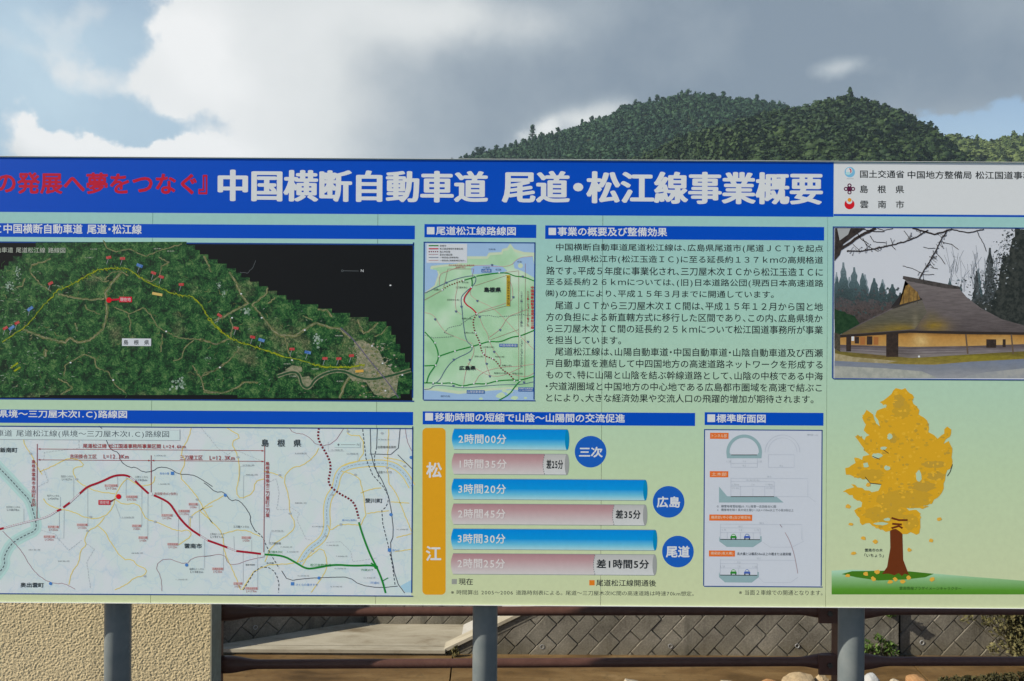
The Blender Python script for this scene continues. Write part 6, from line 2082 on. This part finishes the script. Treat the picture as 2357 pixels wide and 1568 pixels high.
def ridge_tree(name, kind, px, pv_top, Y, mat, width, lab, grp):
    a, b = U(px, pv_top)
    x, ztop = a * Y / F, EYE - b * Y / F
    zfun = {650: zA, 450: zB, 560: zC}[round(Y)]
    zg = float(zfun(np.array([x]), np.array([Y]))[0]) - 0.6
    h = max(5.0, ztop - zg)
    t = thing(name, (x, Y, zg), lab, 'tree', grp)
    r3 = np.random.default_rng(int(px))
    parts = []
    if kind == 'pine':
        for q_, r_ in [(1.75, 0.44), (1.45, 0.42), (1.15, 0.36), (0.88, 0.29), (0.62, 0.21), (0.38, 0.14), (0.16, 0.07), (0.04, 0.03)]:
            z_ = 1 - q_ * width * 0.9 / h
            for k in range(5):
                a_ = r3.uniform(0, 6.28)
                rr = r_ * r3.uniform(0.3, 0.75)
                parts.append(leaf_cloud(r3, 14, (rr * math.cos(a_) * width, rr * math.sin(a_) * width, z_ * h + r3.uniform(-0.04, 0.04) * h), (0.20 * width, 0.20 * width, 0.16 * width), 1.1, out=True))
    else:
        for k in range(34):
            q_ = r3.uniform(0.12, 1.35)
            a_, rr = r3.uniform(0, 6.28), r3.uniform(0.0, 0.42) * min(1.0, 0.35 + q_)
            parts.append(leaf_cloud(r3, 18, (rr * math.cos(a_) * width, rr * math.sin(a_) * width, h - q_ * width), (0.20 * width, 0.20 * width, 0.15 * width), 0.95, out=True))
    V, T, ti = merge(parts)
    tri_mesh('crown', V, T, mat, np.clip(ti * 0.6 + r3.uniform(-0.05, 0.2), 0, 1), (0, 0, 0), t)
    s = Solid()
    s.tube((x, Y, zg - 0.5), (x + r3.uniform(-0.3, 0.3), Y, zg + h * 0.93), [(0, 0.28), (0.5, 0.18), (1, 0.04)], 8)
    for k in range(5):
        a_ = r3.uniform(0, 6.28)
        z_ = zg + h * r3.uniform(0.4, 0.75)
        s.tube((x, Y, z_), (x + 0.35 * width * math.cos(a_), Y + 0.35 * width * math.sin(a_), z_ + 0.12 * h), [(0, 0.09), (1, 0.02)], 6)
    s.link('trunk', bark_m, t)


for px, pv, w, kind in [(1098, 338, 7, 'leaf'), (1112, 337, 6, 'leaf'), (1131, 343, 6.5, 'leaf'), (1143, 333, 6, 'leaf'), (1163, 334, 4.2, 'pine'), (1176, 328, 6, 'leaf'), (1204, 318, 6, 'leaf'), (1248, 303, 6, 'leaf'), (1285, 293, 6, 'leaf'),
                        (1340, 276, 5, 'pine'), (1362, 266, 6, 'leaf'), (1432, 240, 6, 'leaf'), (1462, 228, 6, 'leaf'), (1512, 217, 6, 'leaf'), (1585, 205, 7, 'leaf'), (1665, 210, 6, 'leaf'), (1742, 217, 6, 'leaf'), (1778, 230, 6, 'leaf')]:
    ridge_tree('broadleaf_tree' if kind == 'leaf' else 'conifer_tree', kind, px, pv, 650.0, WOOD, w, 'tree crown standing on the skyline of the long left hill', 'trees along the long hill skyline')
ridge_tree('pine_tree', 'pine', 1226, 290, 650.0, WOOD, 9.5, 'tall ragged pine standing out on the left slope before the white cloud', 'tall tree group')
for px, pv, w, kind in [(1830, 246, 5, 'leaf'), (1915, 226, 6, 'leaf'), (1932, 221, 6, 'leaf'), (1952, 224, 6.5, 'leaf'), (1972, 224, 6, 'leaf'), (1992, 225, 6, 'leaf'), (2014, 230, 6, 'leaf'), (2058, 252, 5.5, 'leaf'), (2036, 240, 4.5, 'pine'), (2072, 252, 4.6, 'pine')]:
    ridge_tree('broadleaf_tree' if kind == 'leaf' else 'conifer_tree', kind, px, pv, 450.0, WOOD2, w, 'tree crown standing on the top of the nearer knoll', 'trees on top of the nearer knoll')
ridge_tree('conifer_tree', 'pine', 1873, 240, 450.0, WOOD2, 5.5, 'dark conifer on the left shoulder of the nearer knoll', None)
ridge_tree('conifer_tree', 'pine', 2097, 266, 450.0, WOOD2, 4.6, 'slim conifer high on the right slope of the nearer knoll', None)
ridge_tree('conifer_tree', 'pine', 2140, 290, 450.0, WOOD2, 9.0, 'broad dark conifer low on the right slope of the nearer knoll', None)

# ------------------------------------------------------------------ slight haze in the air
hz_m = bpy.data.materials.new('haze_air')
hz_m.use_nodes = True
g_ = NT(hz_m.node_tree)
out_ = g_.n('ShaderNodeOutputMaterial')
pv_ = g_.n('ShaderNodeVolumePrincipled')
pv_.inputs['Color'].default_value = (0.62, 0.82, 1.0, 1)
pv_.inputs['Density'].default_value = 0.00017
g_.t.links.new(pv_.outputs[0], out_.inputs['Volume'])
s_ = Solid()
s_.box(-3200, 3200, -1000, 4100, FLOOR_Z - 1.5, 240)
hz = s_.link('haze', hz_m)
hz['kind'] = 'stuff'
